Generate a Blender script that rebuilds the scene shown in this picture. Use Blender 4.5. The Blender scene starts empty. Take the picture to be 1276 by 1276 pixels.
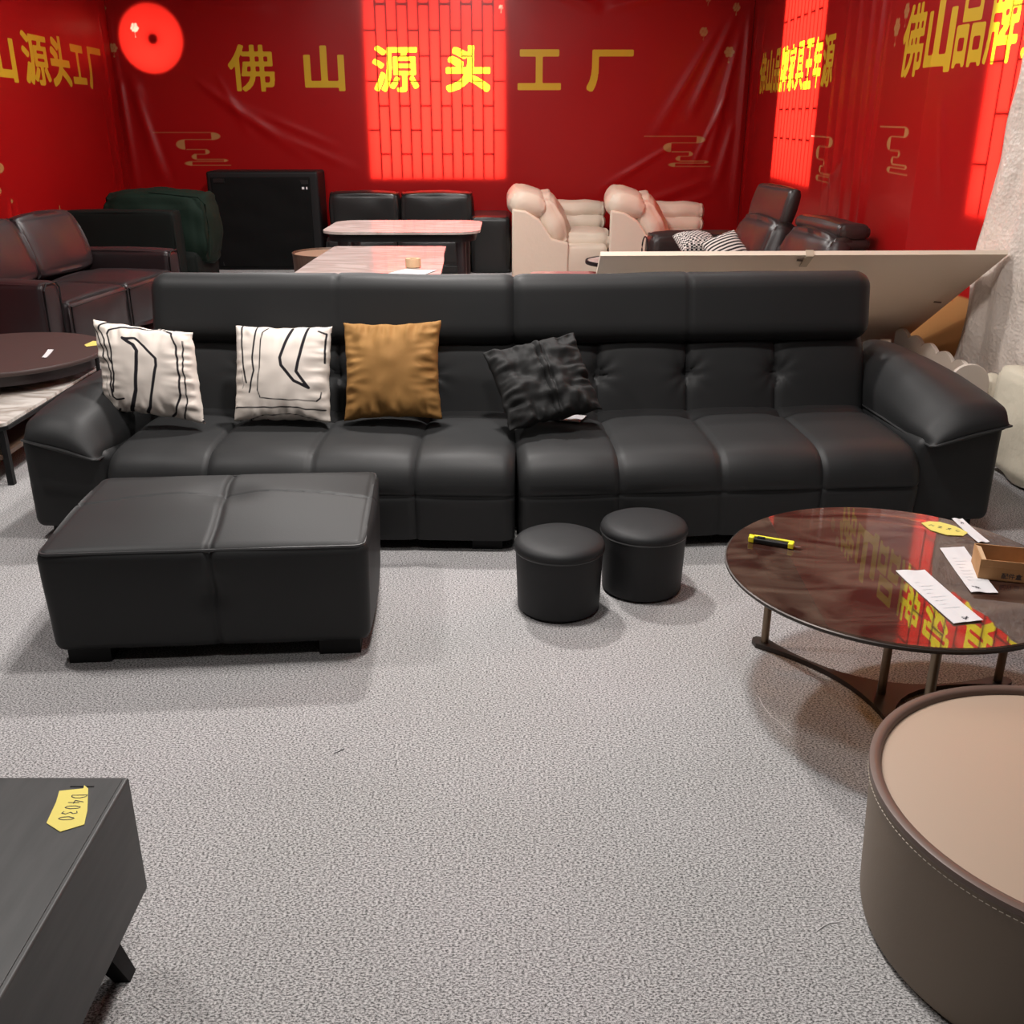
import bpy, bmesh, math, random
import numpy as np
from mathutils import Vector, Matrix, noise
random.seed(7)
SC = bpy.context.scene
COL = SC.collection
PI = math.pi
R = math.radians

# ------------------------------------------------------------------ camera
FPX = 1240.0; PITCH = R(21.66); EYE = 1.6
cd = bpy.data.cameras.new('camera'); cam = bpy.data.objects.new('camera', cd); COL.objects.link(cam)
cam.location = (0, 0, EYE); cam.rotation_euler = (PI/2 - PITCH, 0, 0)
cd.angle = 2*math.atan(638/FPX); cd.clip_start = .02
SC.camera = cam
cP, sP = math.cos(PITCH), math.sin(PITCH)
def ray(px, py):
    a = (px-638)/FPX; b = (py-638)/FPX
    return a, cP-b*sP, -(b*cP+sP)
def G(px, py, z=0.0):            # a spot on a level surface at height z
    r = ray(px, py); t = (z-EYE)/r[2]
    return Vector((r[0]*t, r[1]*t, z))
def D(px, py, d):                # a spot at depth d into the hall
    r = ray(px, py); t = d/r[1]
    return Vector((r[0]*t, d, EYE+r[2]*t))

# ------------------------------------------------------------------ materials
def nt(name):
    m = bpy.data.materials.new(name); m.use_nodes = True
    t = m.node_tree; return m, t, t.nodes['Principled BSDF'], t.nodes['Material Output']
def N(t, kind, **kw):
    n = t.nodes.new(kind)
    for k, v in kw.items(): setattr(n, k, v)
    return n
def mat(name, col, rough=.5, spec=.5, metal=0, var=None, vscale=8, bump=0, bscale=60, detail=4, coat=0, stretch=None):
    m, t, b, o = nt(name)
    b.inputs['Base Color'].default_value = (*col, 1); b.inputs['Roughness'].default_value = rough
    b.inputs['Specular IOR Level'].default_value = spec; b.inputs['Metallic'].default_value = metal
    b.inputs['Coat Weight'].default_value = coat
    tc = N(t, 'ShaderNodeTexCoord'); src = tc.outputs['Object']
    if stretch:
        mp = N(t, 'ShaderNodeMapping'); mp.inputs['Scale'].default_value = stretch
        t.links.new(src, mp.inputs['Vector']); src = mp.outputs['Vector']
    if var:
        nz = N(t, 'ShaderNodeTexNoise'); nz.inputs['Scale'].default_value = vscale; nz.inputs['Detail'].default_value = detail
        t.links.new(src, nz.inputs['Vector'])
        cr = N(t, 'ShaderNodeValToRGB'); cr.color_ramp.elements[0].position = .35; cr.color_ramp.elements[1].position = .65
        cr.color_ramp.elements[0].color = (*col, 1); cr.color_ramp.elements[1].color = (*var, 1)
        t.links.new(nz.outputs['Fac'], cr.inputs['Fac']); t.links.new(cr.outputs['Color'], b.inputs['Base Color'])
    if bump:
        nz = N(t, 'ShaderNodeTexNoise'); nz.inputs['Scale'].default_value = bscale; nz.inputs['Detail'].default_value = 3
        t.links.new(src, nz.inputs['Vector'])
        bp = N(t, 'ShaderNodeBump'); bp.inputs['Strength'].default_value = bump; bp.inputs['Distance'].default_value = .01
        t.links.new(nz.outputs['Fac'], bp.inputs['Height']); t.links.new(bp.outputs['Normal'], b.inputs['Normal'])
    return m
M = {}
M['leather'] = mat('black_leather', (.021, .0214, .022), .52, .28, bump=.05, bscale=260)
M['leather_dull'] = mat('black_soft_leather', (.021, .0214, .0225), .55, .28, bump=.05, bscale=260)
M['seam'] = mat('black_piping', (.035, .035, .036), .4, .5)
M['black'] = mat('black_plastic', (.007, .007, .0075), .55, .25)
M['black_cloth'] = mat('black_cloth', (.022, .022, .022), .75, .3, bump=.15, bscale=300)
M['dust_cloth'] = mat('black_dust_cloth', (.005, .005, .005), .85, .12, bump=.3, bscale=9)
M['brown_leather'] = mat('dark_brown_leather', (.026, .016, .0155), .4, .5, bump=.05, bscale=200)
M['wine_leather'] = mat('dark_wine_leather', (.022, .0145, .016), .4, .5, bump=.05, bscale=200)
M['shiny_black'] = mat('glossy_black_leather', (.012, .012, .012), .3, .5, bump=.05, bscale=30)
M['green'] = mat('dark_green_velvet', (.004, .013, .008), .8, .2, bump=.4, bscale=7)
M['green_dark'] = mat('black_green_velvet', (.003, .005, .004), .8, .2)
M['cream'] = mat('cream_leather', (.62, .52, .42), .5, .4, bump=.35, bscale=14)
M['white_wood'] = mat('white_lacquer', (.72, .63, .55), .4, .4)
M['board'] = mat('white_melamine', (.80, .68, .56), .42, .4)
M['strap'] = mat('beige_webbing', (.5, .42, .32), .8, .2)
M['ochre'] = mat('ochre_velvet', (.36, .185, .055), .8, .3, var=(.30, .15, .043), vscale=5, bump=.1, bscale=400)
M['taupe'] = mat('taupe_leather_shaded', (.205, .155, .112), .5, .4, bump=.04, bscale=300)  # drum side: the table's leather with shade put into its colour
M['taupe_lit'] = mat('taupe_leather_lit', (.44, .325, .245), .45, .4, bump=.03, bscale=300)  # same leather as the drum side, lightened to paint in light from above
M['taupe_rim'] = mat('taupe_piping', (.15, .095, .075), .4, .5)
M['stitch'] = mat('pale_thread', (.5, .44, .36), .7, .2)
M['charcoal'] = mat('charcoal_oak', (.040, .041, .041), .45, .4, var=(.055, .055, .055), vscale=6, stretch=(6, 1, 6))
M['bronze'] = mat('brushed_bronze', (.22, .165, .115), .35, .5, metal=.9)
M['dark_metal'] = mat('dark_bronze_plate', (.045, .035, .03), .4, .5, metal=.5)
M['paper'] = mat('white_paper', (.70, .68, .69), .7, .3)
M['ink'] = mat('dark_print', (.06, .06, .07), .7, .2)
M['faint'] = mat('pale_print', (.6, .6, .62), .7, .2)
M['yellow_tape'] = mat('yellow_paper_tape', (.74, .63, .16), .7, .3)
M['yellow'] = mat('yellow_plastic', (.85, .78, .02), .35, .5)
M['steel'] = mat('bright_steel', (.75, .72, .7), .25, .5, metal=1)
M['card'] = mat('brown_cardboard', (.46, .25, .115), .8, .2, var=(.42, .225, .1), vscale=30)
M['card_in'] = mat('brown_cardboard_edge', (.60, .40, .24), .8, .2)
M['wine_wood'] = mat('dark_wine_lacquer', (.06, .040, .037), .45, .3)
M['walnut'] = mat('walnut', (.12, .075, .05), .4, .4, var=(.085, .05, .034), vscale=5, stretch=(1, 8, 1))
M['reflection_top'] = mat('gloss_lacquer_red_reflection', (.55, .27, .25), .12, .6)  # pink base colour paints in the red reflected by the glossy top
M['concrete'] = mat('grey_plaster', (.08, .075, .072), .9, .2)
M['ceil'] = mat('ceiling_panel', (.15, .145, .14), .9, .2)
M['sill'] = mat('window_bar', (.03, .02, .02), .8, .2)
M['tray'] = mat('tan_wood', (.34, .22, .15), .4, .4)
M['red_cord'] = mat('grey_thread', (.7, .68, .67), .8, .2)

def marble(name, base, vein, vscale=1.6, rough=.12):
    m, t, b, o = nt(name)
    tc = N(t, 'ShaderNodeTexCoord'); mp = N(t, 'ShaderNodeMapping'); mp.inputs['Scale'].default_value = (1, 2.6, 1)
    mp.inputs['Rotation'].default_value = (0, 0, .5)
    t.links.new(tc.outputs['Object'], mp.inputs['Vector'])
    nz = N(t, 'ShaderNodeTexNoise'); nz.inputs['Scale'].default_value = vscale; nz.inputs['Detail'].default_value = 7; nz.inputs['Distortion'].default_value = 1.3
    t.links.new(mp.outputs['Vector'], nz.inputs['Vector'])
    cr = N(t, 'ShaderNodeValToRGB'); e = cr.color_ramp.elements
    e[0].position = .40; e[0].color = (*base, 1); e[1].position = .62; e[1].color = (*base, 1)
    n = e.new(.5); n.color = (*vein, 1)
    t.links.new(nz.outputs['Fac'], cr.inputs['Fac']); t.links.new(cr.outputs['Color'], b.inputs['Base Color'])
    b.inputs['Roughness'].default_value = rough
    return m
M['marble'] = marble('pale_marble', (.66, .60, .56), (.50, .44, .40))
M['marble2'] = marble('white_veined_marble', (.76, .71, .66), (.40, .34, .29), 2.4)

def carpet():
    m, t, b, o = nt('grey_loop_carpet')
    tc = N(t, 'ShaderNodeTexCoord')
    mp = N(t, 'ShaderNodeMapping'); mp.inputs['Scale'].default_value = (160, 260, 1)
    t.links.new(tc.outputs['Object'], mp.inputs['Vector'])
    n1 = N(t, 'ShaderNodeTexNoise'); n1.inputs['Scale'].default_value = 1; n1.inputs['Detail'].default_value = 3; n1.inputs['Roughness'].default_value = .75
    t.links.new(mp.outputs['Vector'], n1.inputs['Vector'])
    cr = N(t, 'ShaderNodeValToRGB'); e = cr.color_ramp.elements
    e[0].position = .40; e[0].color = (.085, .083, .084, 1); e[1].position = .585; e[1].color = (.62, .612, .615, 1)
    t.links.new(n1.outputs['Fac'], cr.inputs['Fac'])
    n2 = N(t, 'ShaderNodeTexNoise'); n2.inputs['Scale'].default_value = 1.1; n2.inputs['Detail'].default_value = 3
    t.links.new(tc.outputs['Object'], n2.inputs['Vector'])
    c2 = N(t, 'ShaderNodeValToRGB'); e = c2.color_ramp.elements
    e[0].position = .3; e[0].color = (.86, .86, .84, 1); e[1].position = .7; e[1].color = (1, .975, .98, 1)
    t.links.new(n2.outputs['Fac'], c2.inputs['Fac'])
    mx = N(t, 'ShaderNodeMix', data_type='RGBA', blend_type='MULTIPLY'); mx.inputs[0].default_value = 1
    t.links.new(cr.outputs['Color'], mx.inputs[6]); t.links.new(c2.outputs['Color'], mx.inputs[7])
    t.links.new(mx.outputs[2], b.inputs['Base Color'])
    b.inputs['Roughness'].default_value = .95; b.inputs['Specular IOR Level'].default_value = .1
    return m
M['carpet'] = carpet()

def banner_mat():
    m, t, b, o = nt('red_printed_vinyl')
    def step(attr, lo, hi):
        a = N(t, 'ShaderNodeAttribute'); a.attribute_name = attr
        r = N(t, 'ShaderNodeMapRange'); r.inputs[1].default_value = lo; r.inputs[2].default_value = hi
        t.links.new(a.outputs['Fac'], r.inputs[0]); return r.outputs[0]
    def mix(f, c1, c2):
        x = N(t, 'ShaderNodeMix', data_type='RGBA'); t.links.new(f, x.inputs[0])
        for k, c in ((6, c1), (7, c2)):
            if isinstance(c, tuple): x.inputs[k].default_value = (*c, 1)
            else: t.links.new(c, x.inputs[k])
        return x.outputs[2]
    ink = step('ink', .42, .58); deco = step('deco', .3, .7)
    c = mix(deco, (.40, .006, .007), (.52, .25, .09))
    c = mix(ink, c, (.72, .46, .03))
    b.inputs['Roughness'].default_value = .32; b.inputs['Specular IOR Level'].default_value = .35
    t.links.new(c, b.inputs['Base Color'])
    c2 = mix(deco, (.9, .024, .014), (.85, .55, .4))
    c2 = mix(ink, c2, (.95, .80, .02))
    tr = N(t, 'ShaderNodeBsdfTranslucent'); t.links.new(c2, tr.inputs['Color'])
    ms = N(t, 'ShaderNodeMixShader'); ms.inputs[0].default_value = .3
    t.links.new(b.outputs[0], ms.inputs[1]); t.links.new(tr.outputs[0], ms.inputs[2]); t.links.new(ms.outputs[0], o.inputs['Surface'])
    return m
M['banner'] = banner_mat()

def pillow_mat():
    m, t, b, o = nt('white_printed_cotton')
    a = N(t, 'ShaderNodeAttribute'); a.attribute_name = 'ink'
    r = N(t, 'ShaderNodeMapRange'); r.inputs[1].default_value = -.006; r.inputs[2].default_value = .006
    t.links.new(a.outputs['Fac'], r.inputs[0])
    x = N(t, 'ShaderNodeMix', data_type='RGBA'); x.inputs[6].default_value = (.02, .018, .022, 1); x.inputs[7].default_value = (.78, .70, .63, 1)
    t.links.new(r.outputs[0], x.inputs[0]); t.links.new(x.outputs[2], b.inputs['Base Color'])
    b.inputs['Roughness'].default_value = .85; b.inputs['Specular IOR Level'].default_value = .15
    return m
M['pillow'] = pillow_mat()

def check_mat():
    m, t, b, o = nt('houndstooth_cotton')
    tc = N(t, 'ShaderNodeTexCoord')
    ck = N(t, 'ShaderNodeTexChecker'); ck.inputs['Scale'].default_value = 58
    ck.inputs['Color1'].default_value = (.015, .014, .014, 1); ck.inputs['Color2'].default_value = (.72, .66, .62, 1)
    t.links.new(tc.outputs['Object'], ck.inputs['Vector']); t.links.new(ck.outputs['Color'], b.inputs['Base Color'])
    b.inputs['Roughness'].default_value = .85
    return m
M['check'] = check_mat()
def stripe_mat():
    m, t, b, o = nt('striped_cotton')
    tc = N(t, 'ShaderNodeTexCoord'); w = N(t, 'ShaderNodeTexWave'); w.inputs['Scale'].default_value = 11; w.bands_direction = 'Z'
    t.links.new(tc.outputs['Object'], w.inputs['Vector'])
    cr = N(t, 'ShaderNodeValToRGB'); cr.color_ramp.interpolation = 'CONSTANT'
    cr.color_ramp.elements[0].color = (.015, .014, .014, 1); cr.color_ramp.elements[1].position = .5; cr.color_ramp.elements[1].color = (.72, .66, .62, 1)
    t.links.new(w.outputs['Fac'], cr.inputs['Fac']); t.links.new(cr.outputs['Color'], b.inputs['Base Color'])
    b.inputs['Roughness'].default_value = .85
    return m
M['stripe'] = stripe_mat()

def glass_mat():
    m, t, b, o = nt('smoked_brown_glass')
    tc = N(t, 'ShaderNodeTexCoord'); mp = N(t, 'ShaderNodeMapping'); mp.inputs['Scale'].default_value = (1, 2.2, 1)
    t.links.new(tc.outputs['Object'], mp.inputs['Vector'])
    nz = N(t, 'ShaderNodeTexNoise'); nz.inputs['Scale'].default_value = 4.5; nz.inputs['Detail'].default_value = 6; nz.inputs['Distortion'].default_value = .8
    t.links.new(mp.outputs['Vector'], nz.inputs['Vector'])
    cr = N(t, 'ShaderNodeValToRGB'); e = cr.color_ramp.elements
    e[0].position = .36; e[0].color = (.66, .40, .19, 1); e[1].position = .66; e[1].color = (.90, .62, .32, 1)
    t.links.new(nz.outputs['Fac'], cr.inputs['Fac'])
    tp = N(t, 'ShaderNodeBsdfTransparent'); t.links.new(cr.outputs['Color'], tp.inputs['Color'])
    c2 = N(t, 'ShaderNodeValToRGB'); e = c2.color_ramp.elements
    e[0].position = .38; e[0].color = (.10, .040, .030, 1); e[1].position = .64; e[1].color = (.30, .185, .135, 1)
    t.links.new(nz.outputs['Fac'], c2.inputs['Fac'])
    df = N(t, 'ShaderNodeBsdfDiffuse'); t.links.new(c2.outputs['Color'], df.inputs['Color'])
    m1 = N(t, 'ShaderNodeMixShader'); m1.inputs[0].default_value = .36
    t.links.new(tp.outputs[0], m1.inputs[1]); t.links.new(df.outputs[0], m1.inputs[2])
    gl = N(t, 'ShaderNodeBsdfGlossy'); gl.inputs['Roughness'].default_value = .01
    fr = N(t, 'ShaderNodeFresnel'); fr.inputs['IOR'].default_value = 1.65
    m2 = N(t, 'ShaderNodeMixShader'); t.links.new(fr.outputs[0], m2.inputs[0])
    t.links.new(m1.outputs[0], m2.inputs[1]); t.links.new(gl.outputs[0], m2.inputs[2])
    t.links.new(m2.outputs[0], o.inputs['Surface'])
    return m
M['glass'] = glass_mat()
def film_mat():
    m, t, b, o = nt('clear_white_plastic')
    tc = N(t, 'ShaderNodeTexCoord')
    v = N(t, 'ShaderNodeTexVoronoi'); v.inputs['Scale'].default_value = 55
    n = N(t, 'ShaderNodeTexNoise'); n.inputs['Scale'].default_value = 14; n.inputs['Detail'].default_value = 6
    t.links.new(tc.outputs['Object'], v.inputs['Vector']); t.links.new(tc.outputs['Object'], n.inputs['Vector'])
    b1 = N(t, 'ShaderNodeBump'); b1.inputs['Strength'].default_value = .35; b1.inputs['Distance'].default_value = .01
    b2 = N(t, 'ShaderNodeBump'); b2.inputs['Strength'].default_value = .7; b2.inputs['Distance'].default_value = .02
    t.links.new(v.outputs['Distance'], b1.inputs['Height']); t.links.new(n.outputs['Fac'], b2.inputs['Height'])
    t.links.new(b1.outputs['Normal'], b2.inputs['Normal']); t.links.new(b2.outputs['Normal'], b.inputs['Normal'])
    b.inputs['Base Color'].default_value = (.66, .58, .52, 1); b.inputs['Roughness'].default_value = .3; b.inputs['Specular IOR Level'].default_value = .6
    return m
M['film'] = film_mat()
M['wrapped'] = mat('wrapped_cream_foam', (.66, .60, .48), .4, .5, bump=.6, bscale=16)

# ------------------------------------------------------------------ mesh helpers
class MB:
    def __init__(s): s.v = []; s.f = []; s.m = []
    def add(s, vs, fs, mi=0, X=None):
        o = len(s.v)
        s.v += [tuple(X @ Vector(p)) if X is not None else tuple(p) for p in vs]
        s.f += [tuple(i+o for i in f) for f in fs]; s.m += [mi]*len(fs); return s
    def box(s, x0, x1, y0, y1, z0, z1, mi=0, X=None):
        v = [(x0,y0,z0),(x1,y0,z0),(x1,y1,z0),(x0,y1,z0),(x0,y0,z1),(x1,y0,z1),(x1,y1,z1),(x0,y1,z1)]
        return s.add(v, [(0,3,2,1),(4,5,6,7),(0,1,5,4),(1,2,6,5),(2,3,7,6),(3,0,4,7)], mi, X)
    def rbox(s, x0, x1, y0, y1, z0, z1, r=.03, step=.04, disp=None, mi=0, X=None):
        c = Vector(((x0+x1)/2,(y0+y1)/2,(z0+z1)/2)); h = ((x1-x0)/2,(y1-y0)/2,(z1-z0)/2)
        r = min(r, *h)
        def ticks(H):
            inn = H-r; k = 4
            a = [-H + r*(1-math.cos(i/k*PI/2))*1.0 for i in range(k)]
            a = [-H, -H+r*.25, -H+r*.5, -H+r*.75]
            n = max(2, int(round(2*inn/step)))
            mid = [-inn+2*inn*i/n for i in range(n+1)] if inn > 1e-5 else [0]
            return a+mid+[-q for q in reversed(a)]
        T = [ticks(q) for q in h]; idx = {}; vs = []; fs = []
        def vert(p):
            k = tuple(round(q, 5) for q in p)
            if k in idx: return idx[k]
            inn = Vector([max(-(h[i]-r), min(h[i]-r, p[i])) for i in range(3)])
            dv = Vector(p)-inn
            n = dv.normalized() if dv.length > 1e-9 else Vector((0,0,1))
            q = inn+n*r
            if disp: q = q+n*disp(q+c, n)
            idx[k] = len(vs); vs.append(tuple(q+c)); return idx[k]
        for ax in range(3):
            u, w = [(1,2),(2,0),(0,1)][ax]
            for sg in (-1, 1):
                for i in range(len(T[u])-1):
                    for j in range(len(T[w])-1):
                        q = []
                        for (a, b_) in ((0,0),(1,0),(1,1),(0,1)):
                            p = [0,0,0]; p[ax] = sg*h[ax]; p[u] = T[u][i+a]; p[w] = T[w][j+b_]
                            q.append(vert(p))
                        if len(set(q)) < 3: continue
                        fs.append(tuple(q) if sg > 0 else tuple(reversed(q)))
        return s.add(vs, fs, mi, X)
    def lathe(s, prof, n=48, c=(0,0), mi=0, X=None):
        vs = []; fs = []; k = len(prof)
        for i in range(n):
            a = 2*PI*i/n
            for (r, z) in prof: vs.append((c[0]+r*math.cos(a), c[1]+r*math.sin(a), z))
        for i in range(n):
            j = (i+1) % n
            for q in range(k-1): fs.append((i*k+q, j*k+q, j*k+q+1, i*k+q+1))
        return s.add(vs, fs, mi, X)
    def tube(s, path, r, n=8, mi=0, closed=False, X=None):
        P = [Vector(p) for p in path]; vs = []; fs = []; L = len(P); up = Vector((0,0,1))
        for i, p in enumerate(P):
            a = P[(i-1) % L] if (closed or i) else P[i]; b = P[(i+1) % L] if (closed or i < L-1) else P[i]
            t = (b-a).normalized()
            u = t.cross(up)
            if u.length < 1e-3: u = t.cross(Vector((1,0,0)))
            u.normalize(); w = u.cross(t)
            rr = r[i] if isinstance(r, (list, tuple)) else r
            for k in range(n):
                g = 2*PI*k/n; vs.append(tuple(p+u*math.cos(g)*rr+w*math.sin(g)*rr))
        for i in range(L if closed else L-1):
            j = (i+1) % L
            for k in range(n): fs.append((i*n+k, i*n+(k+1)%n, j*n+(k+1)%n, j*n+k))
        if not closed: fs += [tuple(range(n)), tuple((L-1)*n+k for k in reversed(range(n)))]
        return s.add(vs, fs, mi, X)
    def prism(s, poly, z0, z1, mi=0, X=None):
        n = len(poly); vs = [(x,y,z0) for x,y in poly]+[(x,y,z1) for x,y in poly]
        fs = [tuple(reversed(range(n))), tuple(range(n, 2*n))]+[(i,(i+1)%n,n+(i+1)%n,n+i) for i in range(n)]
        return s.add(vs, fs, mi, X)
    def build(s, name, mats, parent=None, loc=None, smooth=38, sub=0, bevel=0):
        me = bpy.data.meshes.new(name); me.from_pydata(s.v, [], s.f)
        if not isinstance(mats, (list, tuple)): mats = [mats]
        for m_ in mats: me.materials.append(m_)
        me.polygons.foreach_set('material_index', s.m)
        bm = bmesh.new(); bm.from_mesh(me); bmesh.ops.recalc_face_normals(bm, faces=bm.faces); bm.to_mesh(me); bm.free()
        if smooth:
            me.polygons.foreach_set('use_smooth', [True]*len(me.polygons))
            if smooth < 180: me.set_sharp_from_angle(angle=R(smooth))
        o = bpy.data.objects.new(name, me); COL.objects.link(o)
        if parent: o.parent = parent
        if loc is not None: o.location = loc
        if bevel:
            b = o.modifiers.new('bevel', 'BEVEL'); b.width = bevel; b.segments = 3; b.limit_method = 'ANGLE'
        if sub:
            b = o.modifiers.new('subsurf', 'SUBSURF'); b.levels = sub; b.render_levels = sub
        return o
def tag(o, label, cat, group=None):
    o['label'] = label; o['category'] = cat
    if group: o['group'] = group
    return o
def thing(name, label, cat, loc=(0,0,0), rz=0, group=None):
    o = bpy.data.objects.new(name, None); COL.objects.link(o); o.empty_display_size = .1
    o.location = loc; o.rotation_euler = (0,0,rz); return tag(o, label, cat, group)
def struct(o): o['kind'] = 'structure'; return o
def frame(o, rx, ry, rz): return Matrix.Translation(o) @ Matrix.Rotation(rz,4,'Z') @ Matrix.Rotation(ry,4,'Y') @ Matrix.Rotation(rx,4,'X')
def g2(x, w): return math.exp(-(x/w)**2)
def nz(x, y, z, s=1.0): return noise.noise(Vector((x*s, y*s, z*s)))

# ------------------------------------------------------------------ room shell
YB = 12.0
def left_x(y): return -4.4+.0884*(12-y)
def right_x(y): return 2.63-.0353*(12-y) if y > 6.3 else 2.4288+.14*(6.3-y)
WO = .022                                     # walls stand this far behind the banners
out = [(left_x(-2)-.2,-2.1),(right_x(-2)+.2,-2.1),(right_x(6.3)+.2,6.3),(right_x(12)+.2,12.3),(left_x(12)-.2,12.3)]
struct(MB().prism(out, -.1, 0).build('floor', M['carpet'], smooth=0))
struct(MB().prism(out, 3.5, 3.6).build('ceiling', M['ceil'], smooth=0))
struct(MB().box(out[0][0], out[1][0], -2.15, -2.05, 0, 3.5).build('wall_front', M['concrete'], smooth=0))
def slab(mb, P0, P1, z0, z1, th=.12):        # upright wall piece from P0 to P1, thickness to the outside (right of travel)
    d = Vector((P1[0]-P0[0], P1[1]-P0[1])); n = Vector((d.y, -d.x)).normalized()*th
    q = [(P0[0],P0[1]),(P1[0],P1[1]),(P1[0]+n.x,P1[1]+n.y),(P0[0]+n.x,P0[1]+n.y)]
    mb.prism(q, z0, z1)
# left wall: travel from back to front has outside on its right
mb = MB(); slab(mb, (left_x(12.1)-WO, 12.1), (left_x(-2.1)-WO, -2.1), 0, 3.5); struct(mb.build('wall_left', M['concrete'], smooth=0))
def rp(y): return (right_x(y)+WO, y)
def wall_run(mb, a, b, z0, z1):
    if a < 6.3 < b: slab(mb, rp(a), rp(6.3), z0, z1); slab(mb, rp(6.3), rp(b), z0, z1)
    else: slab(mb, rp(a), rp(b), z0, z1)
W2 = (8.87, 10.42, 1.06, 2.95); W3 = (5.02, 5.715, 1.11, 2.95); W3b = (4.35, 5.02, 1.11, 2.95)
mb = MB()
wall_run(mb, -2.1, W3b[0], 0, 3.5); wall_run(mb, W3b[0], W3[1], 0, 1.11); wall_run(mb, W3b[0], W3b[1], W3b[3], 3.5); wall_run(mb, W3[0], W3[1], W3[3], 3.5)
wall_run(mb, W3[1], W2[0], 0, 3.5); wall_run(mb, W2[0], W2[1], 0, W2[2]); wall_run(mb, W2[0], W2[1], W2[3], 3.5); wall_run(mb, W2[1], 12.1, 0, 3.5)
struct(mb.build('wall_right', M['concrete'], smooth=0))
W1 = (-1.60, -.09, .955, 2.95)
YW = YB+WO; TH = .12
CX, CZ, CR = -3.94, 2.39, .335
mb = MB()
bx0, bx1, bz0, bz1 = CX-.42, CX+.42, CZ-.42, CZ+.42
for (x0, x1, z0, z1) in ((left_x(12)-.2, bx0, 0, 3.5), (bx0, bx1, 0, bz0), (bx0, bx1, bz1, 3.5), (bx1, W1[0], 0, 3.5),
                         (W1[0], W1[1], 0, W1[2]), (W1[0], W1[1], W1[3], 3.5), (W1[1], right_x(12)+.2, 0, 3.5)):
    mb.box(x0, x1, YW, YW+TH, z0, z1)
n = 48; vs = []; fs = []
for i in range(n):
    a = 2*PI*i/n; c, s = math.cos(a), math.sin(a); k = .42/max(abs(c), abs(s))
    for y in (YW, YW+TH): vs += [(CX+CR*c, y, CZ+CR*s), (CX+k*c, y, CZ+k*s)]
for i in range(n):
    a, b = 4*i, 4*((i+1) % n)
    fs += [(a, a+1, b+1, b), (a+2, b+2, b+3, a+3), (a, b, b+2, a+2)]
mb.add(vs, fs); struct(mb.build('wall_back', M['concrete'], smooth=0))

def lattice(name, P, s0, s1, z0, z1, pitch, tall, off=.0, w=.015):
    """window bars laid like upright bricks, just behind the banner; P(s, depth) gives a plan point"""
    mb = MB()
    def bar(sa, sb, za, zb):
        p = [P(sa, -.001), P(sb, -.001), P(sb, .012), P(sa, .012)]
        mb.prism(p, za, zb)
    ncol = int(round((s1-s0)/pitch)); pw = (s1-s0)/ncol
    for i in range(1, ncol): bar(s0+i*pw-w/2, s0+i*pw+w/2, z0, z1)
    for i in range(ncol):
        z = z0+off+(tall/2 if i % 2 else tall)
        while z < z1:
            bar(s0+i*pw, s0+(i+1)*pw, z-w/2, z+w/2); z += tall
    return struct(mb.build(name, M['sill'], smooth=0))
lattice('window_1', lambda s, d: (s, YB+d), W1[0], W1[1], W1[2], W1[3], .1162, .505)
lattice('window_2', lambda s, d: (right_x(s)+d, s), W2[0], W2[1], W2[2], W2[3], .13, .505, .1)
mbs = lattice('window_3', lambda s, d: (right_x(s)+d*1.0, s), W3[0], W3[1], W3[2], W3[3], .116, .505, .0, .012)
mbs = lattice('window_4', lambda s, d: (right_x(s)+d*1.0, s), W3b[0], W3b[1], W3b[2], W3b[3], .116, .505, .0, .012)
# round vent with the hub of its fan
mb = MB(); mb.lathe([(0, -.03), (.056, -.03), (.056, .03), (0, .03)], 24, X=Matrix.Translation((CX+.02, YB+.05, CZ-.005)) @ Matrix.Rotation(PI/2, 4, 'X'))
for k in range(3):
    a = 2*PI*k/3+.4; mb.box(-.004, .004, -.004, .004, .05, .34, X=Matrix.Translation((CX+.02, YB+.115, CZ)) @ Matrix.Rotation(a, 4, 'Y'))
struct(mb.build('window_5', M['sill'], smooth=0))

# ------------------------------------------------------------------ banners
def glyph_tris(ch, bold):
    cu = bpy.data.curves.new('glyph', 'FONT'); cu.body = ch; cu.size = 1; cu.offset = bold; cu.resolution_u = 4
    o = bpy.data.objects.new('glyph', cu); COL.objects.link(o)
    dg = bpy.context.evaluated_depsgraph_get(); dg.update()
    me = o.evaluated_get(dg).to_mesh(); me.calc_loop_triangles()
    V = np.array([v.co[:2] for v in me.vertices]); T = np.array([t.vertices[:] for t in me.loop_triangles])
    o.evaluated_get(dg).to_mesh_clear(); bpy.data.objects.remove(o); bpy.data.curves.remove(cu)
    return V, T
def fill_tri(im, a, b, c):
    x0 = max(int(min(a[0],b[0],c[0])), 0); x1 = min(int(max(a[0],b[0],c[0]))+2, im.shape[1])
    y0 = max(int(min(a[1],b[1],c[1])), 0); y1 = min(int(max(a[1],b[1],c[1]))+2, im.shape[0])
    if x1 <= x0 or y1 <= y0: return
    X, Y = np.meshgrid(np.arange(x0, x1)+.5, np.arange(y0, y1)+.5)
    d = lambda p, q: (q[0]-p[0])*(Y-p[1])-(q[1]-p[1])*(X-p[0])
    e0, e1, e2 = d(a,b), d(b,c), d(c,a)
    im[y0:y1, x0:x1] |= ((e0 >= 0)&(e1 >= 0)&(e2 >= 0))|((e0 <= 0)&(e1 <= 0)&(e2 <= 0))
def seg_dist(S, Z, pts):
    d = np.full(S.shape, 9e9)
    for (a, b) in zip(pts[:-1], pts[1:]):
        ax, ay = a; bx, by = b; L = (bx-ax)**2+(by-ay)**2+1e-12
        t = np.clip(((S-ax)*(bx-ax)+(Z-ay)*(by-ay))/L, 0, 1)
        d = np.minimum(d, np.hypot(S-ax-t*(bx-ax), Z-ay-t*(by-ay)))
    return d
PXR = .004
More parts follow.
